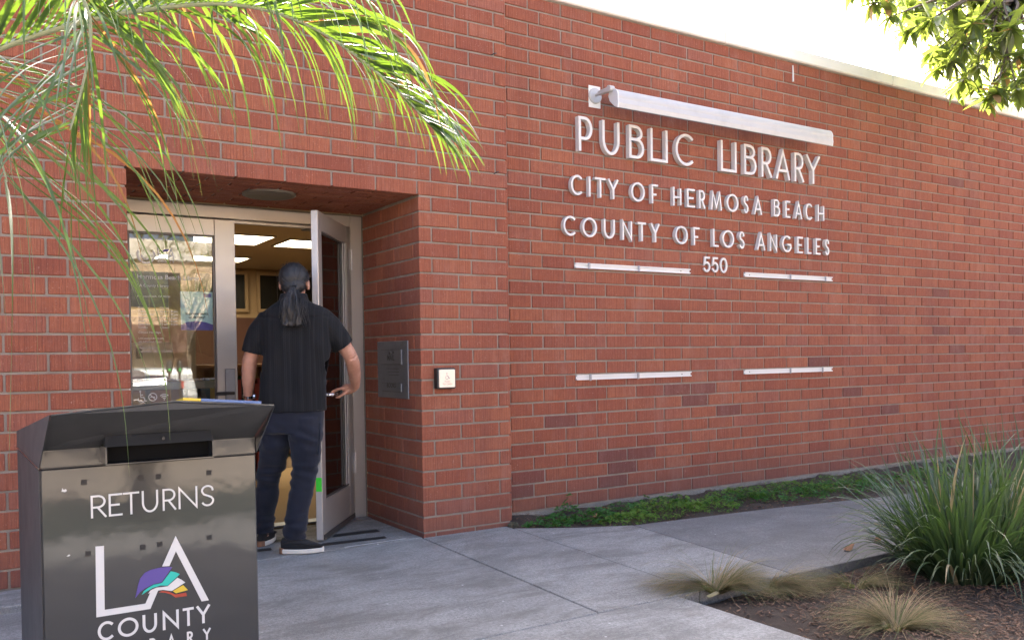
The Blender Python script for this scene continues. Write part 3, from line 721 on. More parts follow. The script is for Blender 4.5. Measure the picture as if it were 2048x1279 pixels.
text('PUSH', 0, -.026, .017, -.0566, red_, plate, 'CENTER', 'printed_text'); text('TO OPEN', 0, -.043, .017, -.0566, red_, plate, 'CENTER', 'printed_text')

# ================================================================== book return
br = thing('book_return', 'dark grey metal book return box marked RETURNS at lower left', 'book return', (-2.38, -2.1, 0), rz=math.radians(1.0))
G = MAT['boxgrey']; BW = .676; BDp = .86
m = MB(); m.cbox(0, BW, 0, BDp, .05, .868, c=.004); m.build('body', G, br)
box('plinth', MAT['black'], br, .03, BW-.03, .03, BDp-.03, .0, .0495)
box('hinge_seam', MAT['black'], br, .002, BW-.002, .003, .02, .8685, .8725)
m = MB(); m.box(.001, BW-.001, .0008, .05, .873, .927); m.build('upper_strip', G, br)
tp = [(.014, -.212, 1.046), (.36, -.212, 1.073), (BW, -.212, 1.046)]
# overhanging chute plate, its folded roof and the two cheeks (all sheet metal, 3 mm)
def sheet(name, pts, d, mat=G, parent=br): o = MB().prism(pts, None, d).build(name, mat, parent); flipn(o.data); return o
sheet('chute_plate', [(.006, -.002, .927), (BW-.006, -.002, .927), tp[2], tp[1], tp[0]], (0, .004, .003), MAT['boxside'])
sheet('roof', [(.014, -.211, 1.051), (.36, -.211, 1.078), (.36, BDp, .962), (.0, BDp, .935)], (0, 0, -.003)); sheet('roof', [(.3605, -.211, 1.078), (BW, -.211, 1.051), (BW, BDp, .935), (.3605, BDp, .962)], (0, 0, -.003))
sheet('cheek', [(-.001, .001, .872), (.012, -.215, 1.050), (-.001, BDp, .934), (-.001, BDp, .872)], (-.003, 0, 0), MAT['boxside'])
box('side_panel', MAT['boxside'], br, -.0035, -.0008, .004, BDp-.004, .055, .864)
sheet('cheek', [(BW+.001, .001, .872), (BW+.001, -.215, 1.050), (BW+.001, BDp, .934), (BW+.001, BDp, .872)], (.003, 0, 0))
m = MB(); m.tube([(-.0045, .002, .872), (-.0045, .20, .872), (-.0045, BDp, .872)], .003, 6); m.build('weld_seam', G, br)
# slot: projecting mouth
sx0, sx1 = .172, .505
m = MB(); m.prism([(sx0, -.105, .935), (sx1, -.105, .935), (sx1-.004, -.078, .968), (sx0+.004, -.078, .968)], None, (0, .045, 0)); m.box(sx0, sx0+.005, -.105, .0, .882, .9345); m.box(sx1-.005, sx1, -.105, .0, .882, .9345); m.box(sx0, sx1, -.105, .0, .878, .8815)
mouth = m.build('slot_mouth', G, br); flipn(mouth.data)
box('slot_shade_block', MAT['slot_shade'], mouth, sx0+.0055, sx1-.0055, -.060, .0005, .8822, .9343)  # matte black block in the mouth: the slot's inner shade as colour
m = MB(); m.tube([(.345, -.1062, .952), (.345, -.098, .952)], .005, 8); m.build('screw_hole', MAT['black'], mouth)
bx = lambda x: x+2.38
ret = [(-2.239, -2.193), (-2.186, -2.145), (-2.143, -2.093), (-2.085, -2.034), (-2.02, -1.977), (-1.969, -1.907), (-1.896, -1.85)]
def decal(ch, a, b, z0, z1, st):
    m = MB(); glyph(m, ch, bx(a), bx(b), z0, z1, st, -.0016, .0012); flipn(m.build('vinyl_letter', V, br).data)
for ch, (a, b) in zip('RETURNS', ret): decal(ch, a, b, .700, .773, .0062)
for ch, (a, b) in zip('COUNTY', [(-2.227, -2.179), (-2.167, -2.104), (-2.091, -2.046), (-2.028, -1.976), (-1.963, -1.927), (-1.918, -1.873)]): decal(ch, a, b, .299, .361, .0085)
for ch, (a, b) in zip('LIBRARY', [(-2.227, -2.211), (-2.178, -2.168), (-2.131, -2.111), (-2.071, -2.051), (-2.014, -1.989), (-1.951, -1.931), (-1.898, -1.872)]): decal(ch, a, b, .240, .279, .0062)
def flat(name, pts, mat, y=-.0016): flipn(MB().prism([(bx(x), y, z) for x, z in pts], None, (0, .0012, 0)).build(name, mat, br).data)
flat('logo_stroke', [(-2.228, .608), (-2.203, .607), (-2.205, .399), (-2.081, .398), (-2.062, .4385), (-2.040, .4365), (-2.066, .378), (-2.230, .379)], V)
flat('logo_stroke', [(-2.026, .514), (-1.981, .611), (-1.876, .375), (-1.900, .375), (-1.981, .559), (-2.003, .512)], V)
flat('logo_page', [(-2.112, .422), (-2.103, .462), (-2.096, .484), (-2.081, .501), (-2.063, .508), (-2.035, .511), (-2.011, .510), (-1.994, .507), (-2.029, .461), (-2.055, .459), (-2.079, .450), (-2.096, .440)], PUR, -.0022)
flat('logo_page', [(-2.092, .429), (-2.085, .441), (-2.073, .449), (-2.055, .457), (-2.028, .459), (-1.999, .494), (-1.983, .488), (-1.970, .480), (-2.010, .447), (-2.033, .451), (-2.058, .447), (-2.076, .438)], TEAL, -.0024)
flat('logo_page', [(-2.072, .430), (-2.064, .440), (-2.046, .446), (-2.010, .445), (-1.978, .469), (-1.965, .460), (-1.953, .449), (-1.997, .427), (-2.025, .435), (-2.049, .436)], V, -.0026)
flat('logo_page', [(-1.994, .426), (-1.960, .441), (-1.953, .432), (-1.945, .422), (-1.984, .417)], YEL, -.0028)
flat('logo_page', [(-2.039, .429), (-2.028, .432), (-2.006, .426), (-1.986, .413), (-1.951, .414), (-1.949, .402), (-1.986, .403), (-2.000, .416), (-2.019, .425)], REDV, -.0030)
for (x, z) in ((-2.257, .818), (-2.087, .817), (-2.032, .816), (-1.867, .815), (-2.25, .587), (-2.085, .586), (-2.032, .589), (-1.87, .591)):
    a = random.uniform(-.12, .12); c_, s_ = math.cos(a)*.0085, math.sin(a)*.0085
    flat('sticker_residue', [(x-c_-s_, z-c_+s_), (x+c_-s_, z-c_-s_), (x+c_+s_, z+c_-s_), (x-c_+s_, z+c_+s_)], MAT['dark'])
flat('paper_scrap', [(-2.322, .795), (-2.312, .792), (-2.306, .796), (-2.310, .802), (-2.316, .799), (-2.319, .806)], V); flat('paper_scrap', [(-2.312, .588), (-2.305, .587), (-2.301, .591), (-2.305, .593)], V)
bk = thing('pamphlet', 'thin pamphlet with a yellow and blue edge lying on the book return', 'pamphlet', (-2.0, -2.16, 1.0758), rz=math.radians(1))
m = MB(); m.box(0, .055, .0, .10, -.0085, .0); m.build('yellow_cover', YEL, bk); m = MB(); m.box(.0555, .25, .0, .10, -.0085, .0); m.build('blue_cover', surf('blue_cover', (.10, .16, .34), .2, 20, .5, 0), bk)
for o in (bk,): o.rotation_euler = (math.radians(-6.2), math.radians(4.9), math.radians(1)); o.location = (-1.99, -2.300, 1.0852)
# ================================================================== inside the library
CZ = 2.62
tanw = surf('tan_wall', (.46, .33, .19), .08, 3, .8, .15); brownw = surf('brown_wall', (.13, .060, .042), .15, 6, .8, .2)
m = MB(); m.box(-4.4, 11.1, .96, 11.2, CZ, CZ+.06); tag(m.build('interior_ceiling', surf('ceiling_tile', (.48, .40, .28), .06, 4, .9, .2)), kind='structure')
m = MB(); m.box(-4.4, 11.1, 1.06, 11.2, -.05, .003); tag(m.build('interior_floor', surf('tan_carpet', (.36, .25, .13), .12, 8, .95, .5, .004)), kind='structure')
m = MB(); m.box(-2.5, 11.0, 8.6, 8.7, .004, CZ-.002); tag(m.build('interior_wall', tanw), kind='structure')
m = MB(); m.box(-2.5, -2.42, 1.06, 8.6, .004, CZ-.002); m.box(-.99, -.92, 2.3, 3.0, .004, CZ-.002); m.box(-2.41, -.991, 5.0, 5.1, .004, CZ-.002); tag(m.build('interior_partition', tanw), kind='structure')
m = MB(); m.box(-.6, 6.0, 4.2, 8.6, .004, .008); tag(m.build('carpet_band', surf('brown_carpet', (.20, .14, .085), .12, 8, .95, .5, .004)), kind='structure')
m = MB(); m.box(-2.0, 11.0, 8.58, 8.599, .01, 1.85); tag(m.build('brick_band', brownw), kind='structure')
lampE = emit('fluorescent_panel', (1, .84, .58), 1.5)
for i, (x0, x1, y0, y1, lab) in enumerate(((-.22, .95, 3.3, 3.95, 'lit ceiling light panel nearest the door, above the door edge'), (-.45, .55, 4.75, 5.6, 'lit ceiling light panel at left above the man'), (.75, 1.9, 4.9, 5.6, 'lit ceiling light panel half hidden by the open door'), (-.3, .9, 7.0, 7.6, 'small far lit ceiling panel at the back of the room'))):
    tl = thing('ceiling_light', lab, 'light', ((x0+x1)/2, (y0+y1)/2, CZ), 'ceiling light panels')
    hx, hy = (x1-x0)/2, (y1-y0)/2
    box('diffuser', lampE, tl, -hx+.02, hx-.02, -hy+.02, hy-.02, -.012, -.004); m = MB(); m.box(-hx, hx, -hy, -hy+.019, -.02, -.001); m.box(-hx, hx, hy-.019, hy, -.02, -.001); m.box(-hx, -hx+.019, -hy+.0195, hy-.0195, -.02, -.001); m.box(hx-.019, hx, -hy+.0195, hy-.0195, -.02, -.001); m.build('frame', MAT['alu'], tl)
# dark high windows of the far wall
for i, (x0, x1, lab) in enumerate(((-.9, 1.28, 'dark framed window on the far inside wall, left of the man'), (1.42, 3.4, 'dark framed window on the far inside wall, beside the open door'))):
    tw_ = thing('inside_window', lab, 'window', (x0, 8.56, 1.94), 'dark windows on the far inside wall')
    box('pane', surf('dark_pane', (.022, .022, .020), .2, 6, .25, 0), tw_, .05, x1-x0-.05, -.006, 0, .05, .58)
    m = MB(); m.box(0, x1-x0, -.03, 0, 0, .048); m.box(0, x1-x0, -.03, 0, .582, .63); m.box(0, .048, -.03, 0, .0485, .5815); m.box(x1-x0-.048, x1-x0, -.03, 0, .0485, .5815); m.build('frame', tanw, tw_)
    for k in range(1, 6): box('slat', MAT['bronze'], tw_, (x1-x0)*k/6-.008, (x1-x0)*k/6+.008, -.014, -.007, .052, .578)
# smoke detector, bookcases, counter, table, dispenser, bin
m = MB(); m.tube([(-.28, 2.9, CZ), (-.28, 2.9, CZ-.03), (-.28, 2.9, CZ-.045)], [.11, .10, .06], 20); tag(m.build('ceiling_vent', surf('vent_tan', (.38, .30, .2), .1, 10, .7, 0), None, False), 'round dark vent on the inside ceiling above the man', 'vent')
wood = surf('oak', (.34, .17, .060), .25, 7, .5, .15); spine = [surf('spine_%d' % i, c, .1, 20, .6, 0) for i, c in enumerate(((.30, .05, .04), (.06, .12, .24), (.42, .34, .18), (.10, .20, .10), (.05, .05, .06)))]
def bookcase(x, y, w, h, label, shelves):
    t_ = thing('bookcase', label, 'bookcase', (x, y, .004), 'oak bookcases inside')
    m = MB(); m.box(0, .03, 0, .3, 0, h); m.box(w-.03, w, 0, .3, 0, h); m.build('side', wood, t_); box('back', wood, t_, .031, w-.031, .285, .3, 0, h); box('top', wood, t_, -.01, w+.01, -.01, .31, h+.001, h+.03)
    for k in range(shelves):
        z = .06+(h-.08)/shelves*k; box('shelf', wood, t_, .031, w-.031, 0, .284, z, z+.02)
        xx = .04
        while xx < w-.07:
            bw = random.uniform(.018, .045); bh = random.uniform(.17, .26)*min(1, (h/shelves)/.34)
            if random.random() < .85: box('book', random.choice(spine), t_, xx, xx+bw-.001, .03+random.uniform(0, .02), .22, z+.0205, z+.0205+bh)
            xx += bw
bookcase(-.72, 3.4, .75, 1.12, 'oak bookcase seen between the left door and the man', 3)
bookcase(.30, 5.2, 1.1, 1.1, 'oak bookcase seen past the legs of the man', 3)
tb = thing('reading_table', 'oak reading table behind the left door glass', 'table', (-1.35, 1.9, .004))
box('tabletop', wood, tb, -.28, .28, -.22, .22, .70, .735, c=.004)
for sx in (-1, 1):
    for sy in (-1, 1): box('leg', wood, tb, sx*.24-.025, sx*.24+.025, sy*.18-.025, sy*.18+.025, 0, .699)
dp = thing('wall_dispenser', 'cream dispenser with dark window seen through the left door', 'dispenser', (-1.20, 2.9, 1.12)); m = MB(); m.box(-.02, .02, -.03, 0, -1.115, 0); m.build('post', MAT['bronze'], dp); box('case', surf('cream_plastic', (.60, .54, .42), .05, 10, .5, 0), dp, -.13, .20, -.10, 0, 0, .24, c=.01); box('window', MAT['black'], dp, -.10, -.05, -.104, -.1005, .10, .21)
bn = thing('waste_bin', 'blue waste bin seen low through the left door glass', 'bin', (-1.20, 1.75, .004)); m = MB(); m.rings([[(a*math.cos(k*math.tau/20), a*math.sin(k*math.tau/20), z) for k in range(20)] for a, z in ((.12, 0), (.16, .62), (.165, .64), (.15, .64))]); m.build('tub', surf('blue_plastic', (.03, .10, .26), .1, 10, .4, 0), bn, True)
# ================================================================== the man at the door
man = thing('person', 'man with grey ponytail, black short-sleeved shirt and navy trousers pulling the door open', 'person', (-.853, .12, .004), rz=-yaw)
def remesh(mb, voxel, iters, fac=.5):
    me = mb.mesh('tmp'); flipn(me); o = bpy.data.objects.new('tmp', me); COL.objects.link(o)
    r = o.modifiers.new('r', 'REMESH'); r.mode = 'VOXEL'; r.voxel_size = voxel
    s = o.modifiers.new('s', 'SMOOTH'); s.factor = fac; s.iterations = iters
    bpy.context.view_layer.update(); dg = bpy.context.evaluated_depsgraph_get()
    out = bpy.data.meshes.new_from_object(o.evaluated_get(dg)); bpy.data.objects.remove(o)
    return out
def displace(me, fn):
    n = len(me.vertices); co = [v.co.copy() for v in me.vertices]; no = [v.normal.copy() for v in me.vertices]
    for i, v in enumerate(me.vertices): v.co = co[i] + no[i]*fn(co[i], no[i])
    me.polygons.foreach_set('use_smooth', [True]*len(me.polygons)); me.update(); return me
def sell(cx, cy, z, rx, ry, e=2.4, n=32):
    P = []
    for i in range(n):
        a = math.tau*i/n; c, s = math.cos(a), math.sin(a)
        P.append((cx+rx*math.copysign(abs(c)**(2/e), c), cy+ry*math.copysign(abs(s)**(2/e), s), z))
    return P
def ball(mb, c, rx, ry, rz, n=18):
    mb.rings([[(c[0]+rx*math.cos(k*math.tau/n)*math.sin(a), c[1]+ry*math.sin(k*math.tau/n)*math.sin(a), c[2]-rz*math.cos(a)) for k in range(n)] for a in [math.pi*(j+.02)/10.04 for j in range(11)]])
HX, HY = .040, .015
# ---- body
b = MB()
ball(b, (HX, HY, 1.690), .078, .098, .100); ball(b, (HX, HY+.035, 1.628), .058, .065, .060)
b.tube([(HX, HY+.10, 1.665), (HX, HY+.128, 1.642), (HX, HY+.105, 1.630)], [.012, .015, .012], 8)
for s in (-1, 1):
    ball(b, (HX+s*.086, HY-.002, 1.655), .012, .022, .034, 10)
b.tube([(HX, -.005, 1.64), (HX, -.01, 1.56), (HX, -.01, 1.48)], [.058, .060, .075], 16)
b.rings([sell(cx, 0, z, rx, ry) for z, cx, rx, ry in ((.80, .005, .17, .10), (.95, .015, .165, .10), (1.1, .03, .165, .10), (1.3, .05, .18, .105), (1.42, .045, .175, .095), (1.49, .042, .12, .07))])
ELB_R, WR_R = (.362, .13, 1.205), (.347, .345, 1.002)
b.tube([(.215, .01, 1.44), (.30, .07, 1.325), ELB_R], [.058, .052, .043], 14); b.tube([(.360, .125, 1.208), (.366, .18, 1.16), (.362, .25, 1.09), (.355, .315, 1.03), WR_R], [.044, .0455, .041, .032, .029], 14)
ELB_L, WR_L = (-.242, .0, 1.195), (-.276, .075, .955)
b.tube([(-.125, 0, 1.44), (-.19, -.005, 1.32), ELB_L], [.056, .051, .044], 14); b.tube([(-.242, .0, 1.20), (-.252, .015, 1.14), (-.265, .04, 1.06), (-.273, .065, .985), WR_L], [.044, .046, .041, .031, .028], 14)
# right hand closed on the lever (lever runs along local Y)
LX, LZ = .208, .958
b.tube([WR_R, (.315, .362, .996), (.285, .37, .990), (.268, .374, .986)], [.026, .030, .033, .030], 12, flat=1.15)
for i, (yy, ln) in enumerate(((.338, 1.0), (.358, 1.08), (.378, 1.04), (.397, .85))):
    b.tube([(.285, yy*.6+.4*.37, .992), (.258, yy, .998), (.228, yy, .989), (.200, yy, .979), (.187, yy, .962), (.190, yy, .962-.020*ln)], [.0105, .0105, .0098, .0092, .0085, .0072], 8)
b.tube([(.31, .345, .985), (.275, .330, .962), (.243, .328, .943), (.218, .332, .937)], [.014, .012, .0105, .0085], 8)
# left hand hanging, slightly curled
b.tube([WR_L, (-.279, .09, .92), (-.281, .10, .885), (-.281, .105, .862)], [.026, .030, .034, .032], 12, flat=.8)
for i, dy in enumerate((.135, .115, .094, .074)):
    l = (.95, 1.05, 1.0, .8)[i]
    b.tube([(-.281, .105+(dy-.105)*.8, .868), (-.279, dy, .845), (-.270, dy+.003, .845-.035*l), (-.258, dy+.006, .845-.060*l)], [.0105, .010, .009, .0075], 8)
b.tube([(-.275, .125, .90), (-.262, .15, .875), (-.255, .155, .845)], [.013, .011, .0085], 8)
# legs inside the trousers, feet inside the shoes
b.tube([(.095, 0, .82), (.09, 0, .62), (.075, .01, .47), (.05, -.02, .28), (.025, -.035, .06)], [.085, .075, .055, .050, .035], 12)
b.tube([(-.085, .02, .82), (-.115, .06, .62), (-.165, .10, .47), (-.195, .16, .28), (-.235, .195, .06)], [.085, .075, .055, .050, .035], 12)
b.tube([(.02, -.035, .05), (.08, -.03, .045), (.13, -.022, .035)], [.032, .032, .022], 10); b.tube([(-.236, .20, .05), (-.236, .28, .045), (-.236, .35, .035)], [.032, .032, .022], 10)
def skin_fn(c, n):
    return .0012*mnoise.noise(c*60) + .0016*mnoise.noise(Vector((c.x*40, c.y*40, c.z*90)))
t = NT('skin'); p = t.objco(); k = t.noise(p, 14, 5, .6); k2 = t.noise(p, 90, 3)
t.set(Base_Color=t.mix(t.ramp(k, [(.35, 0), (.7, 1)]), (.40, .20, .135), (.50, .27, .19)), Roughness=.5, Subsurface_Weight=.12, Subsurface_Radius=(.012, .005, .003), Subsurface_Scale=.6)
t.bump(t.math('ADD', k2, t.noise(p, 300, 2)), .25, .0012)
obj('body', displace(remesh(b, .0058, 5), skin_fn), t.m, man)
# ---- hair
tie = Vector((HX+.026, HY-.112, 1.628))
hb = MB(); ball(hb, (HX, HY-.012, 1.697), .0925, .107, .098, 24); ball(hb, (HX+.006, HY-.055, 1.650), .078, .062, .058, 20); ball(hb, (tie.x, tie.y+.02, tie.z), .03, .03, .03, 12)
me = remesh(hb, .005, 4)
import bmesh
bm = bmesh.new(); bm.from_mesh(me)                           # open the face
dead = [v for v in bm.verts if (v.co.y > HY+.055 and v.co.z < 1.735) or (abs(v.co.x-HX) > .068 and v.co.z < 1.672 and v.co.y > HY-.040)]
bmesh.ops.delete(bm, geom=dead, context='VERTS'); bm.to_mesh(me); bm.free()
def hair_fn(c, n):
    d = c-tie; a = math.atan2(d.x, d.z); return .0026*mnoise.noise(Vector((a*9, d.length*3, 0))) + .0022*mnoise.noise(Vector((a*26, d.length*5, 3)))
t = NT('hair'); tc = t.objco(); mp = t.mapping(tc, (1, 1, 1)); sx = t.n('SeparateXYZ'); t.l(tc, sx.inputs[0])
ang = t.math('ARCTAN2', t.math('SUBTRACT', sx.outputs[0], tie.x), t.math('SUBTRACT', sx.outputs[2], tie.z))
cv = t.n('CombineXYZ'); t.l(t.math('MULTIPLY', ang, 34), cv.inputs[0]); t.l(t.math('MULTIPLY', sx.outputs[2], 4), cv.inputs[1]); st_ = t.noise(cv.outputs[0], 1.6, 5, .7)
t.set(Base_Color=t.ramp(st_, [(.35, (.008, .0078, .0085)), (.58, (.018, .0172, .0178)), (.76, (.075, .073, .074))]), Roughness=.5, Specular_IOR_Level=.5); t.bump(st_, .7, .003); HAIR = t.m
hair = obj('hair', displace(me, hair_fn), HAIR, man)
pt = MB()
for k in range(22):
    a = random.uniform(0, math.tau); r = .8*math.sqrt(random.random()); pts = []; ph = random.uniform(0, 6)
    for j in range(13):
        u = j/12; w = .012+.064*min(1, u*2.6)*(1-.15*u); z = tie.z+.004-.235*u
        pts.append((tie.x-.004+.020*u+w*r*math.cos(a)+.011*math.sin(u*9+ph)*u, tie.y-.012-.055*math.sin(min(1, u*1.5)*1.5)+w*.55*r*math.sin(a)+.006*math.cos(u*8+ph), z))
    if k % 3 == 0: pts += [(pts[-1][0]+.018*math.copysign(1, math.cos(a)), pts[-1][1], pts[-1][2]+.010), (pts[-1][0]+.012*math.copysign(1, math.cos(a)), pts[-1][1]-.005, pts[-1][2]+.028)]
    pt.tube(pts, [.008]+[.0125]*(len(pts)-3)+[.009, .005], 7)
pm = displace(remesh(pt, .0042, 2), lambda c, n: .002*mnoise.noise(Vector((c.x*170, c.y*170, c.z*14))))
t = NT('ponytail_hair'); tc = t.objco(); st_ = t.noise(t.mapping(tc, (230, 230, 12)), 1.0, 4, .65, .8)
t.set(Base_Color=t.ramp(st_, [(.34, (.009, .0085, .0085)), (.58, (.022, .019, .0175)), (.76, (.10, .088, .080))]), Roughness=.45); t.bump(st_, .8, .004)
pony = obj('ponytail', pm, t.m, hair)
sm_ = MB(); RS = random.Random(3)
for k in range(70):
    a = RS.uniform(0, math.tau); r = RS.uniform(.9, 1.25); ph = RS.uniform(0, 6); pts = []; en = RS.uniform(.75, 1.06)
    for j in range(9):
        u = j/8*en; w = .012+.064*min(1, u*2.6)*(1-.15*u)
        pts.append((tie.x-.004+.020*u+w*r*math.cos(a)+.012*math.sin(u*9+ph)*u, tie.y-.012-.055*math.sin(min(1, u*1.5)*1.5)+w*.55*r*math.sin(a)+.006*math.cos(u*8+ph), tie.z+.004-.235*u))
    sm_.tube(pts, [.0012]*8+[.0006], 4, cap=False)
for k in range(40):
    a = RS.uniform(-2.6, 2.6); pts = []
    q = Vector((HX+.093*math.sin(a), HY-.02+RS.uniform(-.03, .03), 1.697+.098*math.cos(a)*RS.uniform(.7, 1.03)))
    for j in range(6): u = j/5; pp = q.lerp(tie, u*.8); o_ = (pp-Vector((HX, HY-.012, 1.697))); pts.append(tuple(Vector((HX, HY-.012, 1.697))+o_.normalized()*max(o_.length, .104+.006*math.sin(u*7+k))))
    sm_.tube(pts, .0009, 4, cap=False)
sm_.build('loose_strands', t.m, hair, True)
m = MB(); m.tube([(tie.x+.019*math.cos(a), tie.y-.014+.010*math.sin(a), tie.z+.004+.019*math.sin(a)*.7) for a in [i*math.tau/16 for i in range(17)]], .006, 8); m.build('hair_tie', MAT['black'], hair, True)
# ---- shirt
sh = MB()
sh.rings([sell(cx, cy, z, rx, ry, 2.5) for z, cx, rx, ry, cy in ((.868, .010, .212, .135, .01), (.95, .014, .206, .130, .005), (1.07, .028, .202, .128, 0), (1.20, .042, .206, .130, 0), (1.33, .048, .214, .132, 0), (1.41, .046, .220, .128, 0), (1.465, .044, .214, .114, -.004), (1.505, .042, .182, .096, -.008), (1.535, .041, .125, .082, -.010), (1.558, .040, .088, .078, -.010), (1.585, .040, .078, .074, -.006), (1.598, .040, .074, .070, -.002))])
sh.tube([(.185, .005, 1.445), (.245, .035, 1.385), (.30, .070, 1.315), (.330, .088, 1.265)], [.078, .080, .074, .071], 18)
sh.tube([(-.105, 0, 1.445), (-.160, -.003, 1.375), (-.200, -.003, 1.300), (-.222, -.002, 1.232)], [.078, .078, .071, .068], 18)
sm = remesh(sh, .0075, 5)
def cut(me, planes):
    "slice along each plane and drop the faces beyond it (limited to the region its test allows)"
    bm = bmesh.new(); bm.from_mesh(me)
    for co, no, test in planes:
        co, no = Vector(co), Vector(no).normalized()
        gm = [f for f in bm.faces if test(f.calc_center_median())]
        gm = gm + list({e for f in gm for e in f.edges}) + list({v for f in gm for v in f.verts})
        bmesh.ops.bisect_plane(bm, geom=gm, plane_co=co, plane_no=no, dist=1e-6)
        bmesh.ops.delete(bm, geom=[f for f in bm.faces if (f.calc_center_median()-co).dot(no) > 1e-5 and test(f.calc_center_median())], context='FACES')
    bm.to_mesh(me); bm.free(); return me
cut(sm, [((0, 0, .874), (0, 0, -1), lambda c: True), ((0, 0, 1.590), (0, 0, 1), lambda c: True), ((.325, .085, 1.273), (.42, .25, -.72), lambda c: c.x > .235 and c.z > 1.10), ((-.221, -.002, 1.240), (-.28, 0, -1), lambda c: c.x < -.142 and c.z > 1.12)])
def shirt_fn(c, n):
    f = .013*mnoise.noise(Vector((c.x*7+3, c.y*7, c.z*3.2))) + .007*mnoise.noise(Vector((c.x*16, c.y*12, c.z*9)))
    f += .006*math.sin((c.z-1.2)*22+c.x*30)*math.exp(-((c.x-.20)/.07)**2)*math.exp(-((c.z-1.33)/.12)**2)
    f += .006*math.sin((c.z-1.2)*24-c.x*30)*math.exp(-((c.x+.13)/.07)**2)*math.exp(-((c.z-1.30)/.12)**2)
    f -= .004*math.exp(-((c.z-1.437-.10*abs(c.x-.04))/.006)**2)*(1 if c.y < 0 else 0)          # yoke seam
    return f
sm = displace(sm, shirt_fn)
t = NT('black_shirt'); tc = t.objco(); sx = t.n('SeparateXYZ'); t.l(tc, sx.inputs[0])
w1 = t.math('ADD', t.math('MULTIPLY', t.math('SINE', t.math('MULTIPLY', sx.outputs[0], 520)), .5), .5); w2 = t.ramp(t.noise(t.math('MULTIPLY', sx.outputs[0], 1), 42, 1, .5, dim='1D'), [(.42, 0), (.58, 1)])
wv = t.noise(tc, 700, 2); k = t.math('ADD', t.math('MULTIPLY', w1, .35), t.math('ADD', t.math('MULTIPLY', w2, .45), t.math('MULTIPLY', wv, .3)))
t.set(Base_Color=t.ramp(k, [(.2, (.0058, .0060, .0072)), (.6, (.0085, .0088, .0102)), (.95, (.0145, .015, .017))]), Roughness=.85, Specular_IOR_Level=.25, Sheen_Weight=.05, Sheen_Roughness=.4); t.bump(k, .5, .0016)
shirt = obj('shirt', sm, t.m, man); so_ = shirt.modifiers.new('cloth_thickness', 'SOLIDIFY'); so_.thickness = .003; so_.offset = -1
m = MB(); m.rings([sell(.040, -.006, z, rx, ry, 2.2, 28) for z, rx, ry in ((1.560, .090, .082), (1.585, .083, .077), (1.600, .078, .072), (1.592, .073, .067), (1.57, .070, .064))], cap=False); collar = m.build('collar', t.m, shirt, True)
# ---- trousers
tr = MB()
tr.rings([sell(.006, .006, z, rx, ry, 2.5) for z, rx, ry in ((.74, .190, .118), (.80, .198, .126), (.86, .198, .124), (.93, .190, .116))])
tr.tube([(.098, .0, .83), (.100, -.004, .70), (.094, -.004, .585), (.077, .008, .46), (.052, -.018, .30), (.034, -.032, .17), (.026, -.036, .075)], [.108, .101, .089, .075, .071, .068, .062], 20, flat=1.08)
tr.tube([(-.088, .02, .83), (-.100, .035, .70), (-.125, .065, .585), (-.165, .10, .46), (-.195, .150, .30), (-.222, .18, .17), (-.236, .195, .075)], [.106, .099, .087, .074, .070, .065, .060], 20, flat=1.08)
tm = remesh(tr, .0075, 4)
cut(tm, [((0, 0, .082), (0, 0, -1), lambda c: True), ((0, 0, .925), (0, 0, 1), lambda c: True)])
def tr_fn(c, n):
    kn = math.exp(-((c.z-.47)/.10)**2); an = math.exp(-((c.z-.14)/.10)**2); cr = math.exp(-((c.z-.70)/.10)**2)
    f = .010*mnoise.noise(Vector((c.x*6, c.y*6, c.z*7+5)))
    f += .017*kn*mnoise.noise(Vector((c.x*9+c.z*10, c.y*9, c.z*24))) + .019*an*mnoise.noise(Vector((c.x*8, c.y*8-c.z*8, c.z*30+2))) + .013*cr*mnoise.noise(Vector((c.x*14+c.z*12, c.y*8, c.z*20)))
    return f
tm = displace(tm, tr_fn)
t = NT('navy_trousers'); tc = t.objco(); k = t.noise(tc, 7, 5, .6); wv = t.noise(t.mapping(tc, (1, 1, .3)), 900, 2)
t.set(Base_Color=t.mix(t.math('ADD', t.math('MULTIPLY', k, .7), t.math('MULTIPLY', wv, .4)), (.0050, .0063, .0125), (.0125, .0150, .0265)), Roughness=.8, Specular_IOR_Level=.25, Sheen_Weight=.15); t.bump(t.math('ADD', wv, k), .4, .0015)
trs = obj('trousers', tm, t.m, man); so_ = trs.modifiers.new('cloth_thickness', 'SOLIDIFY'); so_.thickness = .003; so_.offset = -1
m = MB(); m.tube([(.200, -.055, .80), (.197, -.06, .70), (.183, -.055, .60)], .0035, 6); m.build('side_seam', t.m, trs)
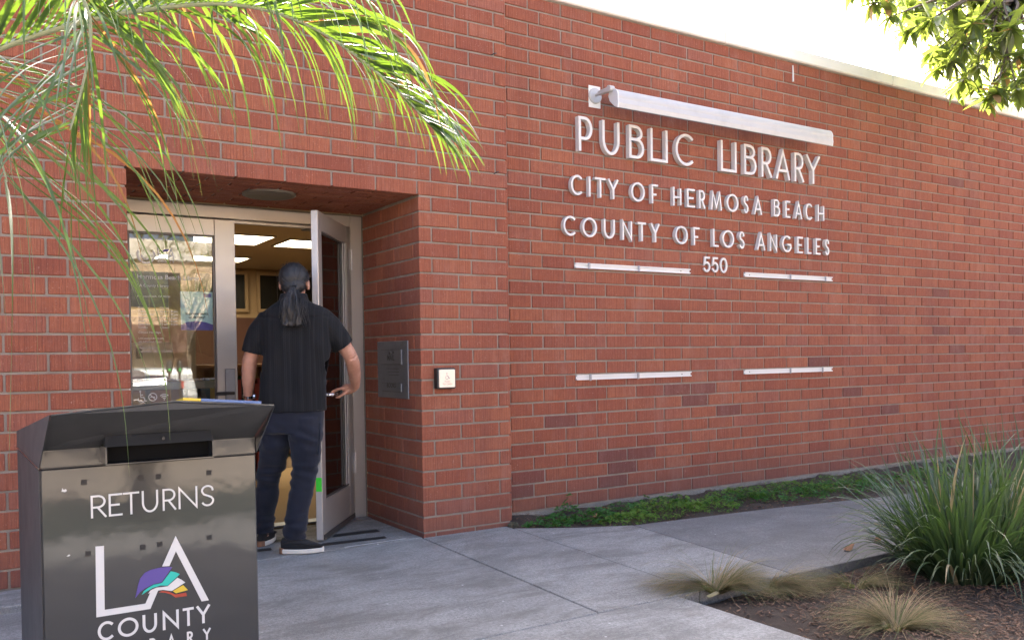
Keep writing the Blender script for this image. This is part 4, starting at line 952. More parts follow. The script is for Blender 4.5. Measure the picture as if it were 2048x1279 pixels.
# ---- shoes
cream = surf('cream_sole', (.66, .62, .54), .08, 20, .6, .15); canvas = surf('black_canvas', (.012, .012, .013), .2, 60, .85, .3); gum = surf('gum_sole', (.22, .105, .055), .15, 30, .6, .15)
def shoe(heel, toe, label=None):
    h = Vector((*heel, 0)); t2 = Vector((*toe, 0)); d = t2-h; L = d.length; d.normalize(); s = Vector((-d.y, d.x, 0))
    r_ = bpy.data.objects.new('shoe', None)
    def outline(k, grow=0.0, n=36):
        P = []
        for i in range(n):
            a = math.tau*i/n; u = .5-.5*math.cos(a); w = (.034+.014*math.sin(min(1, u*1.15)*math.pi)*(.6+.7*u))*(1 if u < .97 else 1)
            w *= min(1, (math.sin(a)**2)**.28+.0); P.append((u, math.copysign(w+grow, math.sin(a))))
        return P
    def ringz(z0, z1, grow, toe_up): return [tuple(h+d*(u*L)+s*w+Vector((0, 0, z0+toe_up*max(0, u-.75)**2*4))) for u, w in outline(0, grow)]
    up = MB(); prof = [(.026, 0.0), (.045, .001), (.060, -.003), (.072, -.010)]
    rings_ = []
    for z, gr in prof:
        rings_.append([tuple(h+d*((.02+.95*u)*L)+s*(w+gr*(1+.6*(u > .55)))+Vector((0, 0, z if u < .5 else .028+(z-.028)*max(.38, 1-(u-.5)*1.5)+.010*max(0, u-.8)))) for u, w in outline(0, 0)])
    rings_.append([tuple(h+d*((.05+.42*u)*L)+s*(w*.62)+Vector((0, 0, .094))) for u, w in outline(0, 0)])
    up.rings(rings_); upo = up.build('shoe', canvas, man, True); flipn(upo.data)
    so2 = MB(); so2.rings([ringz(.0, 0, -.001, .010), ringz(.006, 0, .004, .010), ringz(.024, 0, .0045, .008), ringz(.029, 0, .001, .008)]); flipn(so2.build('sole', cream, upo, False).data)
    hp = MB(); hp.rings([[tuple(h+d*(u*L*.16-.0045)+s*(w*.62)+Vector((0, 0, z))) for u, w in outline(0, 0)] for z in (.001, .034)]); flipn(hp.build('heel_patch', gum, upo).data)
    lc = MB()
    for i in range(4):
        q = h+d*(L*(.50+.085*i)); z = .082-.009*i
        lc.tube([tuple(q-s*.018+Vector((0, 0, z-.006))), tuple(q+Vector((0, 0, z+.003))), tuple(q+s*.018+Vector((0, 0, z-.006)))], .003, 6)
    lc.build('laces', MAT['vinyl'], upo)
shoe((-.062, -.055), (.205, -.030)); shoe((-.243, .135), (-.232, .405))
# ---- watch on the left wrist
wc = Vector((-.2755, .070, .968)); ax = (Vector(WR_L)-Vector((-.265, .04, 1.06))).normalized(); e1 = ax.cross(Vector((1, 0, 0))).normalized(); e2 = ax.cross(e1)
m = MB(); 
for i in range(20):
    a0, a1 = math.tau*(i+.06)/20, math.tau*(i+.94)/20
    q = []
    for r, hh in ((.0315, -.009), (.0345, -.0085), (.0345, .0085), (.0315, .009)):
        q += [wc+e1*r*math.cos(a)+e2*r*math.sin(a)+ax*hh for a in (a0, a1)]
    m.add(q, [(0, 1, 3, 2), (2, 3, 5, 4), (4, 5, 7, 6), (6, 7, 1, 0), (0, 2, 4, 6), (1, 7, 5, 3)])
wt = m.build('watch_band', MAT['chrome'], man); flipn(wt.data)
m = MB(); m.tube([tuple(wc-e2*.033), tuple(wc-e2*.043)], [.017, .016], 18); flipn(m.build('watch_case', MAT['chrome'], wt).data)
# ================================================================== plants
PALM = leafmat('palm_leaflet', (.042, .092, .026), (.070, .115, .048), (.13, .21, .014), .34, .32, .7)
PALM_DRY = leafmat('palm_leaflet_dry', (.20, .13, .065), (.24, .13, .06), (.30, .14, .03), .6, .4, .3)
RACH = surf('palm_rachis', (.30, .32, .20), .15, 30, .5, .2)
def ribbon(P0, d0, L, w, n=11, grav=1.0, twist=0.0, side=None, fold=.25, curl=None, gpow=1.0, tipw=.05):
    "leaf strip with a mid fold; bends under its own weight"
    p = Vector(P0); d = Vector(d0).normalized(); s = side.normalized() if side else d.cross(Vector((0, 0, 1)))
    if s.length < .1: s = Vector((1, 0, 0))
    s.normalize(); vs = []; st = L/n
    for i in range(n+1):
        u = i/n; s = (s-d*s.dot(d)).normalized(); nn = d.cross(s); a = twist*u
        sd = s*math.cos(a)+nn*math.sin(a); nm = d.cross(sd)
        ww = w*max(tipw, min(1, u*7+.35)*(1-u**2.2))*.5
        vs += [tuple(p-sd*ww+nm*ww*fold), tuple(p), tuple(p+sd*ww+nm*ww*fold)]
        p = p+d*st; d = d+Vector((0, 0, -grav*(u**gpow)*st*2.6))
        if curl: d = d+curl*st
        d.normalize()
    fs = []
    for i in range(n):
        a = 3*i; fs += [(a, a+1, a+4, a+3), (a+1, a+2, a+5, a+4)]
    return vs, fs
def catmull(P, k=6):
    P = [Vector(p) for p in P]; out = []
    for i in range(len(P)-1):
        a, b, c, d = P[max(i-1, 0)], P[i], P[i+1], P[min(i+2, len(P)-1)]
        for j in range(k):
            t_ = j/k; out.append(.5*((2*b)+(c-a)*t_+(2*a-5*b+4*c-d)*t_*t_+(3*b-a-3*c+d)*t_**3))
    return out+[P[-1]]
palm = thing('palm_tree', 'feathery palm at top left whose drooping fronds hang over the entrance', 'palm', (-3.35, -2.15, -.1))
PO = Vector(palm.location)
m = MB(); m.tube([(0, 0, 0), (.02, 0, .6), (0, .02, 1.2), (.02, .02, 1.62)], [.10, .075, .07, .085], 12); m.build('trunk', surf('palm_trunk', (.20, .15, .10), .3, 14, .9, .7, .01), palm, True)
def frond(pts, r0, r1, pairs, Lf, w, fwd, seed, grav, u0=.12, spread=.55, down=.0, twist=.8, dry=.04):
    R = random.Random(seed); C = catmull(pts); C = [c-PO for c in C]; N = len(C)
    m = MB(); m.tube(C, [r0+(r1-r0)*(i/(N-1)) for i in range(N)], 7); fo = m.build('frond', RACH, palm, True)
    for k in range(pairs):
        u = u0+(1-u0)*(k+.5)/pairs; i = min(N-2, int(u*(N-1))); f_ = u*(N-1)-i
        P = C[i].lerp(C[i+1], f_); T = (C[i+1]-C[i]).normalized(); S = T.cross(Vector((0, 0, 1))).normalized(); U = S.cross(T)
        for sg in (-1, 1):
            if R.random() < .05: continue
            d0 = T*(fwd+R.uniform(-.12, .12))+S*sg*(spread+R.uniform(-.15, .2))+U*(.28-down+R.uniform(-.15, .15))
            L = Lf(u)*R.uniform(.8, 1.12)
            vs, fs = ribbon(P+S*sg*r0*.5, d0, L, w*R.uniform(.75, 1.15), 12, grav*R.uniform(.75, 1.35), R.uniform(-twist, twist)*2, side=T.cross(d0.normalized()).cross(d0) if R.random() < .5 else None, curl=Vector((R.uniform(-.35, .35), R.uniform(-.35, .35), 0)))
            MB().add(vs, fs).build('leaflet', PALM_DRY if R.random() < dry else PALM, fo, True)
A_ = [(-3.30, -2.2, 1.60), (-3.0, -2.3, 1.74), (-2.647, -2.405, 1.947), (-2.476, -2.467, 2.048), (-2.336, -2.52, 2.113), (-2.18, -2.579, 2.165), (-2.021, -2.642, 2.197), (-1.921, -2.681, 2.205), (-1.82, -2.722, 2.192), (-1.718, -2.764, 2.155), (-1.628, -2.802, 2.098), (-1.538, -2.841, 2.023), (-1.459, -2.875, 1.946), (-1.417, -2.902, 1.885)]
frond(A_, .011, .0022, 88, lambda u: .84*(1-.74*max(0, u-.42)/.58), .0168, .78, 3, 4.2, .20, .50, .0, .5, .03)
B_ = [(-3.3, -2.2, 1.62), (-2.95, -2.45, 2.12), (-2.62, -2.70, 2.32), (-2.424, -2.837, 2.246), (-2.357, -2.882, 2.127), (-2.315, -2.911, 2.032), (-2.311, -2.915, 1.949), (-2.328, -2.906, 1.855), (-2.355, -2.891, 1.75)]
frond(B_, .009, .002, 34, lambda u: .62*(1.1-.45*u), .0085, .55, 8, 3.2, .36, .75, .1, 2.2, .05)
C_ = [(-3.28, -2.1, 1.65), (-3.0, -1.92, 2.16), (-2.717, -1.816, 2.449), (-2.529, -1.935, 2.501), (-2.329, -2.062, 2.506), (-2.13, -2.19, 2.455), (-1.972, -2.292, 2.373), (-1.83, -2.385, 2.265)]
frond(C_, .011, .0025, 36, lambda u: .58*(1.1-.5*u), .0200, .35, 5, 6.5, .26, .55, .0, .3, .07)
D_ = [(-3.32, -2.2, 1.6), (-3.05, -2.3, 1.88), (-2.835, -2.403, 1.963), (-2.697, -2.491, 1.973), (-2.581, -2.566, 1.908), (-2.509, -2.615, 1.793), (-2.475, -2.643, 1.66)]
frond(D_, .009, .002, 26, lambda u: 1.12*(1.1-.4*u), .0095, .65, 12, 2.6, .25, .6, .1, 1.6, .04)

# ---- strap-leaved clumps in the bed
STRAP = leafmat('strap_leaf', (.036, .064, .028), (.080, .112, .052), (.10, .19, .03), .40, .22, .5); STRAP_DRY = leafmat('strap_leaf_dry', (.30, .24, .13), (.38, .31, .19), (.4, .3, .12), .6, .25, .3)
def clump(loc, n, Lr, w, label, spread, seed, solo=True):
    R = random.Random(seed); root = thing('strap_plant', label, 'plant', loc, 'strap-leaved clumps in the bed'); mass = MB()
    for i in range(n):
        a = R.uniform(0, math.tau); rr = .16*math.sqrt(R.random())*spread; t_ = R.random()**.8
        tilt = .08+1.25*t_; d = Vector((math.cos(a)*tilt, math.sin(a)*tilt, 1.0)); L = R.uniform(*Lr)*(1-.30*t_)
        vs, fs = ribbon((rr*math.cos(a), rr*math.sin(a), 0), d, L, w*R.uniform(.7, 1.2), 10, R.uniform(.9, 3.0)*(.40+1.5*t_), R.uniform(-.6, .6), fold=.35, gpow=1.4, curl=Vector((R.uniform(-.3, .3), R.uniform(-.3, .3), 0)))
        if solo and i < 298: MB().add(vs, fs).build('leaf', STRAP_DRY if R.random() < .09 else STRAP, root, True)
        else: mass.add(vs, fs, R.random())
    if mass.v: tag(mass.build('inner_leaves', STRAP, root, True), kind='stuff')
    return root
clump((1.97, -2.55, -.05), 780, (.50, .98), .0200, 'big dark green strap-leaved clump beside the path at lower right', 1.3, 21)
clump((2.62, -2.50, -.05), 420, (.55, 1.0), .0190, 'strap-leaved clump cut off by the right edge, behind the big clump', 1.2, 22, False)
clump((4.15, -2.75, -.05), 300, (.6, 1.1), .0190, 'farthest strap-leaved clump, its tips at the right edge of the picture', 1.2, 23, False)

# ---- feather grass tufts
FG = leafmat('feather_grass_green', (.075, .10, .035), (.14, .15, .06), (.16, .20, .05), .6, .3, .2); FD = leafmat('feather_grass_dry', (.25, .185, .10), (.36, .28, .165), (.36, .26, .12), .65, .3, .2)
cr_ = Vector((math.cos(yaw), -math.sin(yaw), 0))
def tuft(loc, n, Lr, label, dirs, seed, green=.45):
    R = random.Random(seed); root = thing('feather_grass', label, 'grass tuft', loc, 'feather grass tufts at the edge of the bed'); g_, d_ = MB(), MB()
    for i in range(n):
        base = R.choice(dirs); a = base[0]+R.gauss(0, base[1]); tl = R.uniform(.6, 1.9)
        d = Vector((math.cos(a)*tl, math.sin(a)*tl, R.uniform(.25, .85))); r = .035*R.random()
        vs, fs = ribbon((r*math.cos(a*3), r*math.sin(a*3), 0), d, R.uniform(*Lr), R.uniform(.0014, .0027), 9, R.uniform(2.2, 5.0), 0, fold=.1, gpow=.7, curl=Vector((R.uniform(-.7, .7), R.uniform(-.7, .7), R.uniform(0, .5))), tipw=.25)
        hb_ = R.uniform(.022, .050); vs = [(x, y, max(z, hb_)) if abs(x)+abs(y) > .07 else (x, y, z) for x, y, z in vs]
        (g_ if R.random() < green else d_).add(vs, fs, R.random())
    tag(g_.build('green_blades', FG, root, True), kind='stuff'); tag(d_.build('dry_blades', FD, root, True), kind='stuff')
pa = -yaw
tuft((.63, -2.03, -.015), 1100, (.26, .52), 'feather grass tuft spilling over the corner of the pale slab', [(math.pi+pa, .35), (pa-.25, .45), (pa+.5, .4)], 31)
tuft((.90, -2.12, -.03), 600, (.22, .42), 'feather grass tuft right of the one on the slab corner', [(pa-.2, .4), (pa-.7, .4)], 35, .35)
tuft((1.28, -2.36, -.03), 450, (.20, .36), 'greener feather grass tuft in front of the strap-leaved clump', [(math.pi+pa, .5), (pa, .4)], 32, .6)
tuft((.86, -2.88, -.03), 800, (.24, .46), 'feather grass tuft at the bottom edge of the picture', [(math.pi+pa-.1, .5), (pa, .5), (pa+1.3, .5)], 33, .4)

# ---- weeds along the foot of the wall
CLOV = leafmat('clover_leaf', (.028, .105, .022), (.055, .165, .032), (.10, .26, .03), .5, .25, .35); CHICK = leafmat('chickweed_leaf', (.09, .19, .026), (.15, .26, .045), (.2, .36, .04), .55, .3, .3)
R = random.Random(77)
def edge_y(x): return np.interp(x, [.65, 1.02, 1.39, 1.53, 2.7, 3.77, 5.2, 12], [-.08, -.33, -.49, -.5, -.62, -.79, -.94, -1.5])
cm, km = MB(), MB()
def patch(mb, cx, cy, rx, ry, n, size, trif, hgt):
    for i in range(n):
        a = R.uniform(0, math.tau); r = math.sqrt(R.random()); x = cx+rx*r*math.cos(a); y = cy+ry*r*math.sin(a)
        if y > .235 or y < edge_y(x)-.02: continue
        z = stripz(x, y)+hgt*(1-r*r*.75)*R.uniform(.25, 1.0)+.004; s = size*R.uniform(.6, 1.25); ph = R.uniform(0, 6); tv = Vector((R.gauss(0, .35), R.gauss(0, .35), 1)).normalized()
        e1 = tv.cross(Vector((0, 1, 0))).normalized(); e2 = tv.cross(e1); rv = R.random(); c = Vector((x, y, z))
        for k in range(3 if trif else 4):
            b = ph+k*math.tau/(3 if trif else 4); q = e1*math.cos(b)+e2*math.sin(b); pdir = e1*-math.sin(b)+e2*math.cos(b)
            off = tv*(0.0 if trif else -.15*s*k)
            mb.add([c+off, c+off+q*s*.62-pdir*s*.42+tv*.12*s, c+off+q*s*.98-pdir*s*.22, c+off+q*s*.86, c+off+q*s*.98+pdir*s*.22, c+off+q*s*.62+pdir*s*.42+tv*.12*s], [(0, 1, 2, 3), (0, 3, 4, 5)], rv)
        if R.random() < .35: 
            w_ = .0012; g0 = Vector((x+R.uniform(-.02, .02), y+R.uniform(-.02, .02), z-hgt)); mb.add([g0, g0+Vector((w_, 0, 0)), c+Vector((w_, 0, 0)), c], [(0, 1, 2, 3)], rv)
for (x, y, rx, ry, n, sz, h) in ((.93, -.12, .20, .09, 110, .021, .05), (1.12, -.02, .12, .10, 60, .022, .06), (1.30, -.16, .26, .14, 170, .021, .06), (1.32, .16, .06, .05, 26, .022, .10), (1.62, -.10, .22, .15, 120, .020, .06), (2.05, -.05, .30, .17, 150, .020, .07), (2.75, -.20, .34, .2, 160, .019, .06), (3.25, -.30, .4, .25, 220, .019, .06), (3.9, -.35, .5, .3, 300, .019, .06), (4.7, -.4, .6, .35, 260, .019, .06), (5.6, -.4, .6, .4, 240, .02, .06)):
    patch(cm, x, y, rx, ry, int(n*.72), sz*1.30, True, h*1.7)
for (x, y, rx, ry, n, h) in ((1.52, -.30, .26, .12, 330, .055), (1.95, -.24, .36, .17, 620, .085), (2.35, -.30, .24, .15, 300, .07), (2.9, -.02, .30, .14, 220, .05), (3.45, -.15, .5, .25, 520, .06), (4.3, -.2, .5, .3, 420, .06)):
    patch(km, x, y, rx*1.1, ry*1.1, int(n*.75), .014, False, h*1.6)
tag(cm.build('clover', CLOV), 'dark green clover in the soil strip along the wall', 'weeds', kind='stuff'); tag(km.build('chickweed', CHICK), 'light yellow-green chickweed in the soil strip along the wall', 'weeds', kind='stuff')
# moss ball at the corner of the bay
mm = MB()
for i in range(500):
    a = R.uniform(0, math.tau); e_ = R.uniform(0, 1.4); c = Vector((.675+.035*math.cos(a)*math.cos(e_), -.045+.035*math.sin(a)*math.cos(e_), .0+.028*math.sin(e_))); s = .006
    d1 = Vector((R.gauss(0, 1), R.gauss(0, 1), R.gauss(0, 1)))*s; d2 = Vector((R.gauss(0, 1), R.gauss(0, 1), R.gauss(0, 1)))*s; mm.add([c, c+d1, c+d2], [(0, 1, 2)], R.random())
tag(mm.build('moss', leafmat('moss', (.10, .10, .07), (.17, .16, .11), (.1, .1, .05), .9, .1, .1)), 'small grey moss tuft at the right foot of the entrance bay', 'moss', kind='stuff')

# ---- bark mulch and litter
bmk = MB()
for i in range(9500):
    if i % 5: x = .43+abs(R.gauss(0, 1.2))+R.random()*.4; y = -2.06-R.random()**.8*1.7; zf = soilz
    else: x = R.uniform(.68, 6); y = R.uniform(edge_y(x), .23); zf = stripz
    L = R.uniform(.008, .034); w_ = R.uniform(.003, .009); a = R.uniform(0, math.tau); t_ = R.gauss(0, .25)
    c = Vector((x, y, zf(x, y)+R.uniform(.001, .010))); d = Vector((math.cos(a)*math.cos(t_), math.sin(a)*math.cos(t_), math.sin(t_)))*L*.5; s = Vector((-math.sin(a), math.cos(a), R.gauss(0, .3))).normalized()*w_*.5; u = Vector((0, 0, R.uniform(.001, .004)))
    bmk.add([c-d-s, c+d-s*.6, c+d+s*.7, c-d+s, c-d*.9-s+u, c+d*.9-s*.6+u, c+d*.8+s*.7+u, c-d*.9+s+u], [(4, 5, 6, 7), (0, 1, 5, 4), (1, 2, 6, 5), (2, 3, 7, 6), (3, 0, 4, 7)], R.random())
tag(bmk.build('bark_mulch', MAT['bark']), 'brown bark chips covering the beds', 'mulch', kind='stuff')
DRYL = leafmat('fallen_leaf', (.24, .11, .055), (.34, .17, .09), (.25, .1, .04), .7, .2, .3)
for (x, y, z, L, a, lab) in ((2.30, -1.80, .004, .10, .4, 'curled brown leaf on the dark path nearer the big clump'), (1.93, -1.86, .004, .11, .1, 'dry brown leaf on the dark path near its front edge'), (1.50, -2.56, -.035, .085, 1.0, 'brown leaf on the mulch left of the big clump'), (1.68, -2.80, -.035, .12, .2, 'broad brown leaf on the mulch below the big clump'), (1.30, -2.98, -.035, .09, 2.0, 'brown leaf at the bottom edge of the mulch'), (1.27, -.22, .03, .07, .5, 'reddish leaf lying in the clover'), (1.62, .10, .0, .10, 2.9, 'tan leaf in the soil strip at the foot of the wall')):
    m = MB(); vs, fs = ribbon((-L/2, 0, 0), (1, 0, .25), L, L*.42, 6, 1.8, .6, fold=.5); m.add(vs, fs, R.random()); o = m.build('fallen_leaf', DRYL, None, True); o.location = (x, y, z+.006); o.rotation_euler = (0, 0, a); tag(o, lab, 'leaf', 'fallen leaves')
m = MB()
for sg in (-1, 0, 1):
    vs, fs = ribbon((0, 0, .004), (.8, sg*.25, .25), .065, .026, 6, 1.4, .3, fold=.7); m.add(vs, fs, R.random())
o = m.build('fallen_bud', leafmat('bud', (.22, .22, .09), (.30, .20, .13), (.3, .3, .1), .5, .2, .4), None, True); o.location = (.49, -2.10, .006); o.rotation_euler = (0, 0, -.5); tag(o, 'pale green and pink bud fallen by the grass tuft', 'bud')

# ---- tree reaching in over the wall at the top right
TL = leafmat('tree_leaf', (.045, .080, .026), (.090, .130, .045), (.27, .34, .045), .28, .42, .7); TLD = leafmat('tree_leaf_brown', (.20, .12, .06), (.34, .22, .10), (.5, .28, .08), .6, .4, .3); BARK = surf('tree_bark', (.14, .11, .085), .3, 12, .9, .7, .01)
tree = thing('broadleaf_tree', 'glossy broad-leaved tree reaching over the wall at the top right', 'tree', (8.6, -2.4, -.1)); TO = Vector(tree.location)
def unpx(x, y, t_): return CAM + (rt*((x-1024)/1739.9) + dn*((y-739.87)/1739.9) + fw)*t_
m = MB(); m.tube([(0, 0, 0), (-.05, 0, 1.5), (-.2, .1, 3.2), (-.35, .3, 4.8), (-.4, .5, 6.2)], [.22, .18, .15, .11, .05], 12); trunk = m.build('trunk', BARK, tree, True)
def leafmesh(L, w, name):
    vs = []; n = 6
    for i in range(n+1):
        u = i/n; ww = w*.5*math.sin(math.pi*min(1, u**.8*.98+.02))**.8; z = -.10*L*u*u
        vs += [(-ww, u*L, z+ww*.25), (0, u*L, z), (ww, u*L, z+ww*.25)]
    fs = []
    for i in range(n): a = 3*i; fs += [(a, a+1, a+4, a+3), (a+1, a+2, a+5, a+4)]
    me = MB().add(vs, fs).mesh(name, True); return me
LM = [leafmesh(.18, .052, 'leaf'), leafmesh(.15, .046, 'leaf'), leafmesh(.21, .060, 'leaf')]
for l_ in LM: l_.materials.append(TL)
LMD = [l_.copy() for l_ in LM]
for l_ in LMD: l_.materials.clear(); l_.materials.append(TLD)
RT = random.Random(5); clusters = []
for (x, y, t_) in ((1745, 8, 7.6), (1778, 35, 7.5), (1815, 18, 7.9), (1815, 62, 7.6), (1860, 40, 7.4), (1905, 20, 7.8), (1945, 48, 7.3), (1880, 95, 7.7), (1925, 90, 7.4), (1985, 25, 7.7), (2025, 60, 7.3), (1975, 100, 7.6), (2040, 115, 7.4), (2010, 150, 7.6), (1955, 135, 7.9), (1900, 128, 7.6), (1872, 140, 7.8), (1925, 165, 8.1), (2035, 180, 7.3), (1990, 190, 7.4), (2045, 5, 7.9), (1950, 5, 8.2), (1850, 0, 8.0), (2005, 172, 8.0), (1700, -25, 7.7), (1770, -30, 7.5), (1840, -40, 7.6), (1985, -30, 7.5)):
    clusters.append(unpx(x, y, t_))
    for _ in range(2 if x > 1800 else 1): clusters.append(unpx(x+RT.uniform(-20, 45), y+RT.uniform(-40, 14), t_+RT.uniform(.1, 1.4)))
for i in range(46):
    clusters.append(Vector((RT.uniform(6.4, 9.8), RT.uniform(-4.4, .6), RT.uniform(4.0, 6.8))))
lim = MB(); hub = [TO+Vector((-.3, .25, 4.3)), TO+Vector((-1.4, .9, 4.9)), TO+Vector((-2.2, 1.3, 4.6)), TO+Vector((-.5, -.8, 5.3))]
lim.tube([tuple(h-TO) for h in (TO+Vector((-.2, .1, 3.2)), hub[0], hub[1], hub[2], hub[2]+Vector((-.7, .2, -.1)))], [.11, .09, .06, .04, .015], 8); lim.tube([tuple(h-TO) for h in (TO+Vector((-.25, .15, 3.6)), hub[3])], [.09, .04], 8)
leaves = []
for c in clusters:
    h = min(hub+[hub[2]+Vector((-.7, .2, -.1))], key=lambda q: (q-c).length); mid = h.lerp(c, .55)+Vector((RT.uniform(-.1, .1), RT.uniform(-.1, .1), .12)); lim.tube([tuple(h-TO), tuple(mid-TO), tuple(c-TO)], [.022, .012, .005], 5)
    ax = (c-mid).normalized(); k = RT.randint(17, 24)
    for j in range(k):
        a = j*2.4+RT.uniform(-.3, .3); e1 = ax.cross(Vector((0, 0, 1))).normalized(); e2 = ax.cross(e1); d = (e1*math.cos(a)+e2*math.sin(a))+ax*RT.uniform(-.2, .9)+Vector((0, 0, RT.uniform(-.75, .05)))
        leaves.append((c-ax*.012*j*RT.random(), d.normalized(), RT.randrange(3), RT.uniform(.75, 1.15), RT.random() < .06))
lim.build('limbs', BARK, tree, True)
def leafM(p_, d, s):
    up = Vector((0, 0, 1)); sx_ = d.cross(up).normalized(); n_ = sx_.cross(d); M_ = Matrix.Identity(4)
    for i in range(3): M_[i][0] = sx_[i]*s; M_[i][1] = d[i]*s; M_[i][2] = n_[i]*s; M_[i][3] = p_[i]-TO[i]
    return M_
lv = []
for q in leaves:
    P_ = px_of(q[0]); lv.append(((P_[2] if (-20 < P_[0] < 2080 and -20 < P_[1] < 400) else 99+P_[2]), q))
lv.sort(key=lambda t_: t_[0]); mass = MB()
for i, (_, (p_, d, k, s, dr)) in enumerate(lv):
    M_ = leafM(p_, d, s)
    if i < 300: o = obj('leaf', (LMD if dr else LM)[k], None, tree); o.matrix_local = M_
    else: mass.add([M_ @ v.co for v in LM[k].vertices], [tuple(f.vertices) for f in LM[k].polygons], RT.random())
tag(mass.build('crown', TL, tree, True), kind='stuff')
# pale feathery tree far behind the roof
ft = thing('feathery_tree', 'pale yellow-green hanging foliage glowing behind the roof at upper right', 'tree', (17, 10, -.1)); FO = Vector(ft.location)
m = MB(); m.tube([(0, 0, 0), (.1, 0, 4), (-.1, .2, 7.5)], [.25, .2, .08], 10); m.build('trunk', BARK, ft, True)
hm = MB()
for i in range(700):
    x, y = (RT.gauss(1925, 45), RT.uniform(-60, 205)) if i % 7 else (RT.gauss(1790, 16), RT.uniform(-90, 120))
    c = unpx(x, y-40, RT.uniform(17.5, 20.5))-FO
    for k in range(3):
        vs, fs = ribbon(c+Vector((RT.gauss(0, .12), RT.gauss(0, .12), RT.gauss(0, .1))), (RT.gauss(0, .5), RT.gauss(0, .5), -1.0), RT.uniform(.3, .7), RT.uniform(.012, .03), 4, 1.0); hm.add(vs, fs, RT.random())
tag(hm.build('crown', leafmat('feathery_leaf', (.16, .20, .06), (.24, .26, .09), (.55, .58, .12), .5, .5, .3), ft, True), kind='stuff')
# ================================================================== across the street (lights the shade and shows in the door glass)
bl = thing('apartment_building', 'beige building across the street with a brown shopfront band, seen in the door glass', 'building', (0, -24.5, -.1))
beige = surf('beige_stucco', (.46, .335, .225), .06, 3, .85, .3); white_s = surf('white_stucco', (.46, .43, .38), .05, 3, .85, .3); brn = surf('brown_fascia', (.15, .085, .06), .1, 5, .7, .2)
m = MB(); m.box(-30, 34, -8, 0, 0, 4.7); m.build('wall', beige, bl); m = MB(); m.box(-26, 30, -9, -6, 4.71, 6.2); m.build('upper_storey', white_s, bl)
m = MB(); m.box(-30.2, 34.2, .002, .6, 1.55, 2.5); m.build('fascia', brn, bl)
m = MB(); m.box(-30.2, 34.2, -.1, .15, 4.72, 4.95); m.build('parapet', white_s, bl)
dkg = surf('shop_glass', (.03, .03, .035), .1, 3, .12, 0)
for i in range(9):
    x = -27+6.6*i; d = m = MB(); m.box(x, x+2.0, .003, .06, .0, 1.54); o = m.build('shop_window', dkg, bl); box('frame', MAT['bronze'], o, x-.06, x+2.06, .001, .05, 1.4, 1.549)
    for zz, h in ((3.1, 1.2),): m = MB(); m.box(x+3, x+4.6, .003, .05, zz, zz+h); m.build('window', dkg, bl)
# parked cars: body shell in cross sections, glass house, wheels, lamps
def car(name, label, loc, rz, paint, prof, W_, glassr, wheels, L, extra=None):
    t_ = thing(name, label, 'car' if 'car' in name else 'pickup', loc, rz=rz)
    m = MB(); ringsL = []
    for (x, zb, zt, wf) in prof:
        hw = W_/2*wf; ringsL.append([(x, -hw, zb+.08), (x, -hw*.96, zb), (x, hw*.96, zb), (x, hw, zb+.08), (x, hw, zt-.18), (x, hw*.94, zt-.04), (x, hw*.8, zt), (x, -hw*.8, zt), (x, -hw*.94, zt-.04), (x, -hw, zt-.18)])
    m.rings(ringsL); flipn(m.build('body', paint, t_, False).data)
    m = MB(); m.rings([[(x, -hw, z0), (x, hw, z0), (x, hw*.86, z1), (x, -hw*.86, z1)] for x, z0, z1, hw in glassr]); flipn(m.build('windows', dkg, t_).data)
    (xa, xb, zr, hr) = extra; m = MB(); m.cbox(xa, xb, -hr, hr, zr-.04, zr+.015, c=.015); m.build('roof', paint, t_)
    for x in wheels:
        for s in (-1, 1):
            y = s*(W_/2-.10); m = MB(); m.tube([(x, y-.10, .33), (x, y-.085, .33), (x, y+.085, .33), (x, y+.10, .33)], [.27, .33, .33, .27], 24); w_ = m.build('wheel', MAT['rubber'], t_, False); m = MB(); m.tube([(x, y+s*.095, .33), (x, y+s*.106, .33)], [.21, .19], 20); m.build('rim', MAT['chrome'], w_)
    for s in (-1, 1):
        box('tail_lamp', REDV, t_, L/2-.04, L/2+.02, s*W_*.36-.12, s*W_*.36+.12, .72, .88, c=.01); box('headlamp', MAT['chrome'], t_, -L/2-.02, -L/2+.05, s*W_*.36-.14, s*W_*.36+.14, .60, .72, c=.01)
def paint(n, c): t_ = NT(n); t_.set(Base_Color=c, Roughness=.4, Coat_Weight=.25, Coat_Roughness=.08); return t_.m
car('parked_car', 'dark blue sedan parked at the kerb, mirrored in the left door', (-.90, -13.0, -.12), 0, paint('dark_blue_paint', (.022, .026, .045)), [(-2.35, .35, .62, .80), (-2.1, .22, .78, .95), (-1.0, .18, .92, 1), (0, .18, .94, 1), (1.2, .18, .98, 1), (2.0, .22, 1.0, .95), (2.35, .38, .85, .82)], 1.82, [(-1.15, .90, .92, .80), (-.45, .90, 1.36, .80), (.9, .92, 1.40, .80), (1.75, .96, 1.0, .80)], (-1.45, 1.4), 4.7, (-.35, .95, 1.40, .66))
car('parked_pickup', 'white pickup parked across the street, mirrored in the left door', (3.4, -17.6, -.12), math.pi, paint('white_paint', (.42, .42, .42)), [(-2.7, .45, .85, .85), (-2.4, .35, 1.02, .98), (-1.2, .32, 1.08, 1), (.4, .32, 1.12, 1), (2.6, .35, 1.12, 1), (2.75, .42, 1.08, .96)], 1.95, [(-1.15, 1.05, 1.10, .86), (-.55, 1.06, 1.66, .86), (.55, 1.1, 1.70, .86), (.85, 1.1, 1.14, .86)], (-1.75, 1.7), 5.5, (-.5, .55, 1.70, .74))
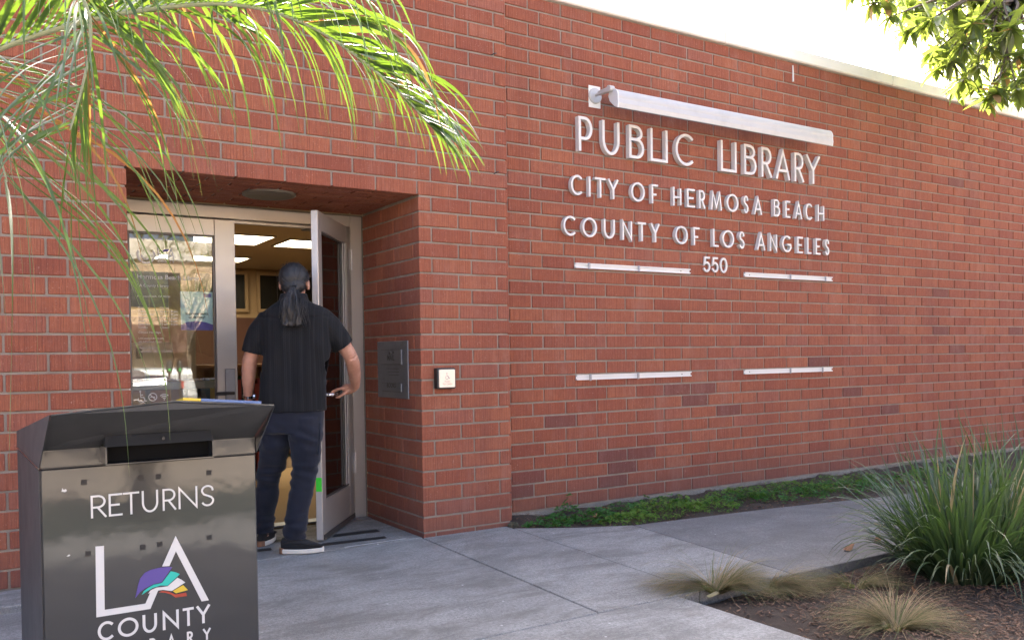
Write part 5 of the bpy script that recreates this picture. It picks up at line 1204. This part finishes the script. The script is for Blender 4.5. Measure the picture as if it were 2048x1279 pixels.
for i, x in enumerate((.17, .36)):
    t_ = thing('parking_meter', ('left' if i else 'right')+' of the two parking meters mirrored in the door glass', 'parking meter', (x+.75, -10.9, 0), 'parking meters'); t_.scale = (.7, .7, .92); m = MB(); m.tube([(0, 0, 0), (0, 0, 1.02)], .028, 10); m.build('post', MAT['bronze'], t_)
    m = MB(); m.rings([[(a*math.cos(k*math.tau/16), .06*math.sin(k*math.tau/16), z) for k in range(16)] for a, z in ((.05, 1.02), (.075, 1.08), (.085, 1.18), (.07, 1.25), (.03, 1.29))]); m.build('head', MAT['bronze'], t_, True); m = MB(); m.tube([(0, .058, 1.10), (0, .064, 1.10)], .035, 14); m.build('disc', surf('green_disc', (.05, .4, .08), .05, 10, .5, 0), t_)
# street tree by the kerb
st = thing('street_tree', 'olive green street tree at the far kerb, mirrored in the door glass', 'tree', (3.6, -21.5, 0)); SO = Vector(st.location)
m = MB(); m.tube([(0, 0, 0), (.05, 0, 1.4), (0, .05, 2.6)], [.14, .11, .08], 10)
for a in range(6): m.tube([(0, .03, 2.0+.1*a), (.7*math.cos(a*1.1), .7*math.sin(a*1.1), 3.0+.12*a), (1.3*math.cos(a*1.1+.2), 1.3*math.sin(a*1.1+.2), 3.6+.2*a)], [.06, .03, .01], 6)
m.build('trunk', BARK, st, True); cm2 = MB(); R2 = random.Random(4); cent = [Vector((R2.gauss(0, .9), R2.gauss(0, .9), R2.uniform(2.4, 5.0))) for _ in range(34)]
for c in cent:
    for i in range(90):
        p_ = c+Vector((R2.gauss(0, .22), R2.gauss(0, .22), R2.gauss(0, .17))); d = Vector((R2.gauss(0, 1), R2.gauss(0, 1), R2.gauss(0, 1))).normalized()*.06; s = d.cross(Vector((R2.random(), R2.random(), 1))).normalized()*.022; cm2.add([p_-d, p_+s, p_+d, p_-s], [(0, 1, 2, 3)], R2.random())
tag(cm2.build('crown', leafmat('street_tree_leaf', (.09, .10, .03), (.16, .16, .05), (.2, .22, .05), .5, .3, .4), st), kind='stuff')
# hanging leafy twigs of a tree over the pavement, mirrored at the top of the glass
ht = thing('pavement_tree', 'dark tree over the pavement behind the viewer, mirrored at the top of the door', 'tree', (-1.2, -6.4, 0)); HO = Vector(ht.location)
m = MB(); m.tube([(0, 0, 0), (0, 0, 2.4), (.2, .1, 3.6)], [.12, .10, .06], 10); m.tube([(.0, 0, 2.4), (.9, .3, 3.3), (1.8, .3, 3.3)], [.07, .04, .015], 8); m.tube([(.0, 0, 2.6), (-.9, -.3, 3.5)], [.06, .02], 8); m.build('trunk', BARK, ht, True); hm2 = MB()
for i in range(1300):
    p_ = Vector((R2.gauss(.4, .95), R2.gauss(.1, .6), 3.05+abs(R2.gauss(0, .6)))); d = Vector((R2.gauss(0, .6), R2.gauss(0, .6), -1)).normalized()*.07; s = d.cross(Vector((R2.random(), R2.random(), .3))).normalized()*.026; hm2.add([p_-d, p_+s, p_+d, p_-s], [(0, 1, 2, 3)], R2.random())
tag(hm2.build('crown', TL, ht), kind='stuff')
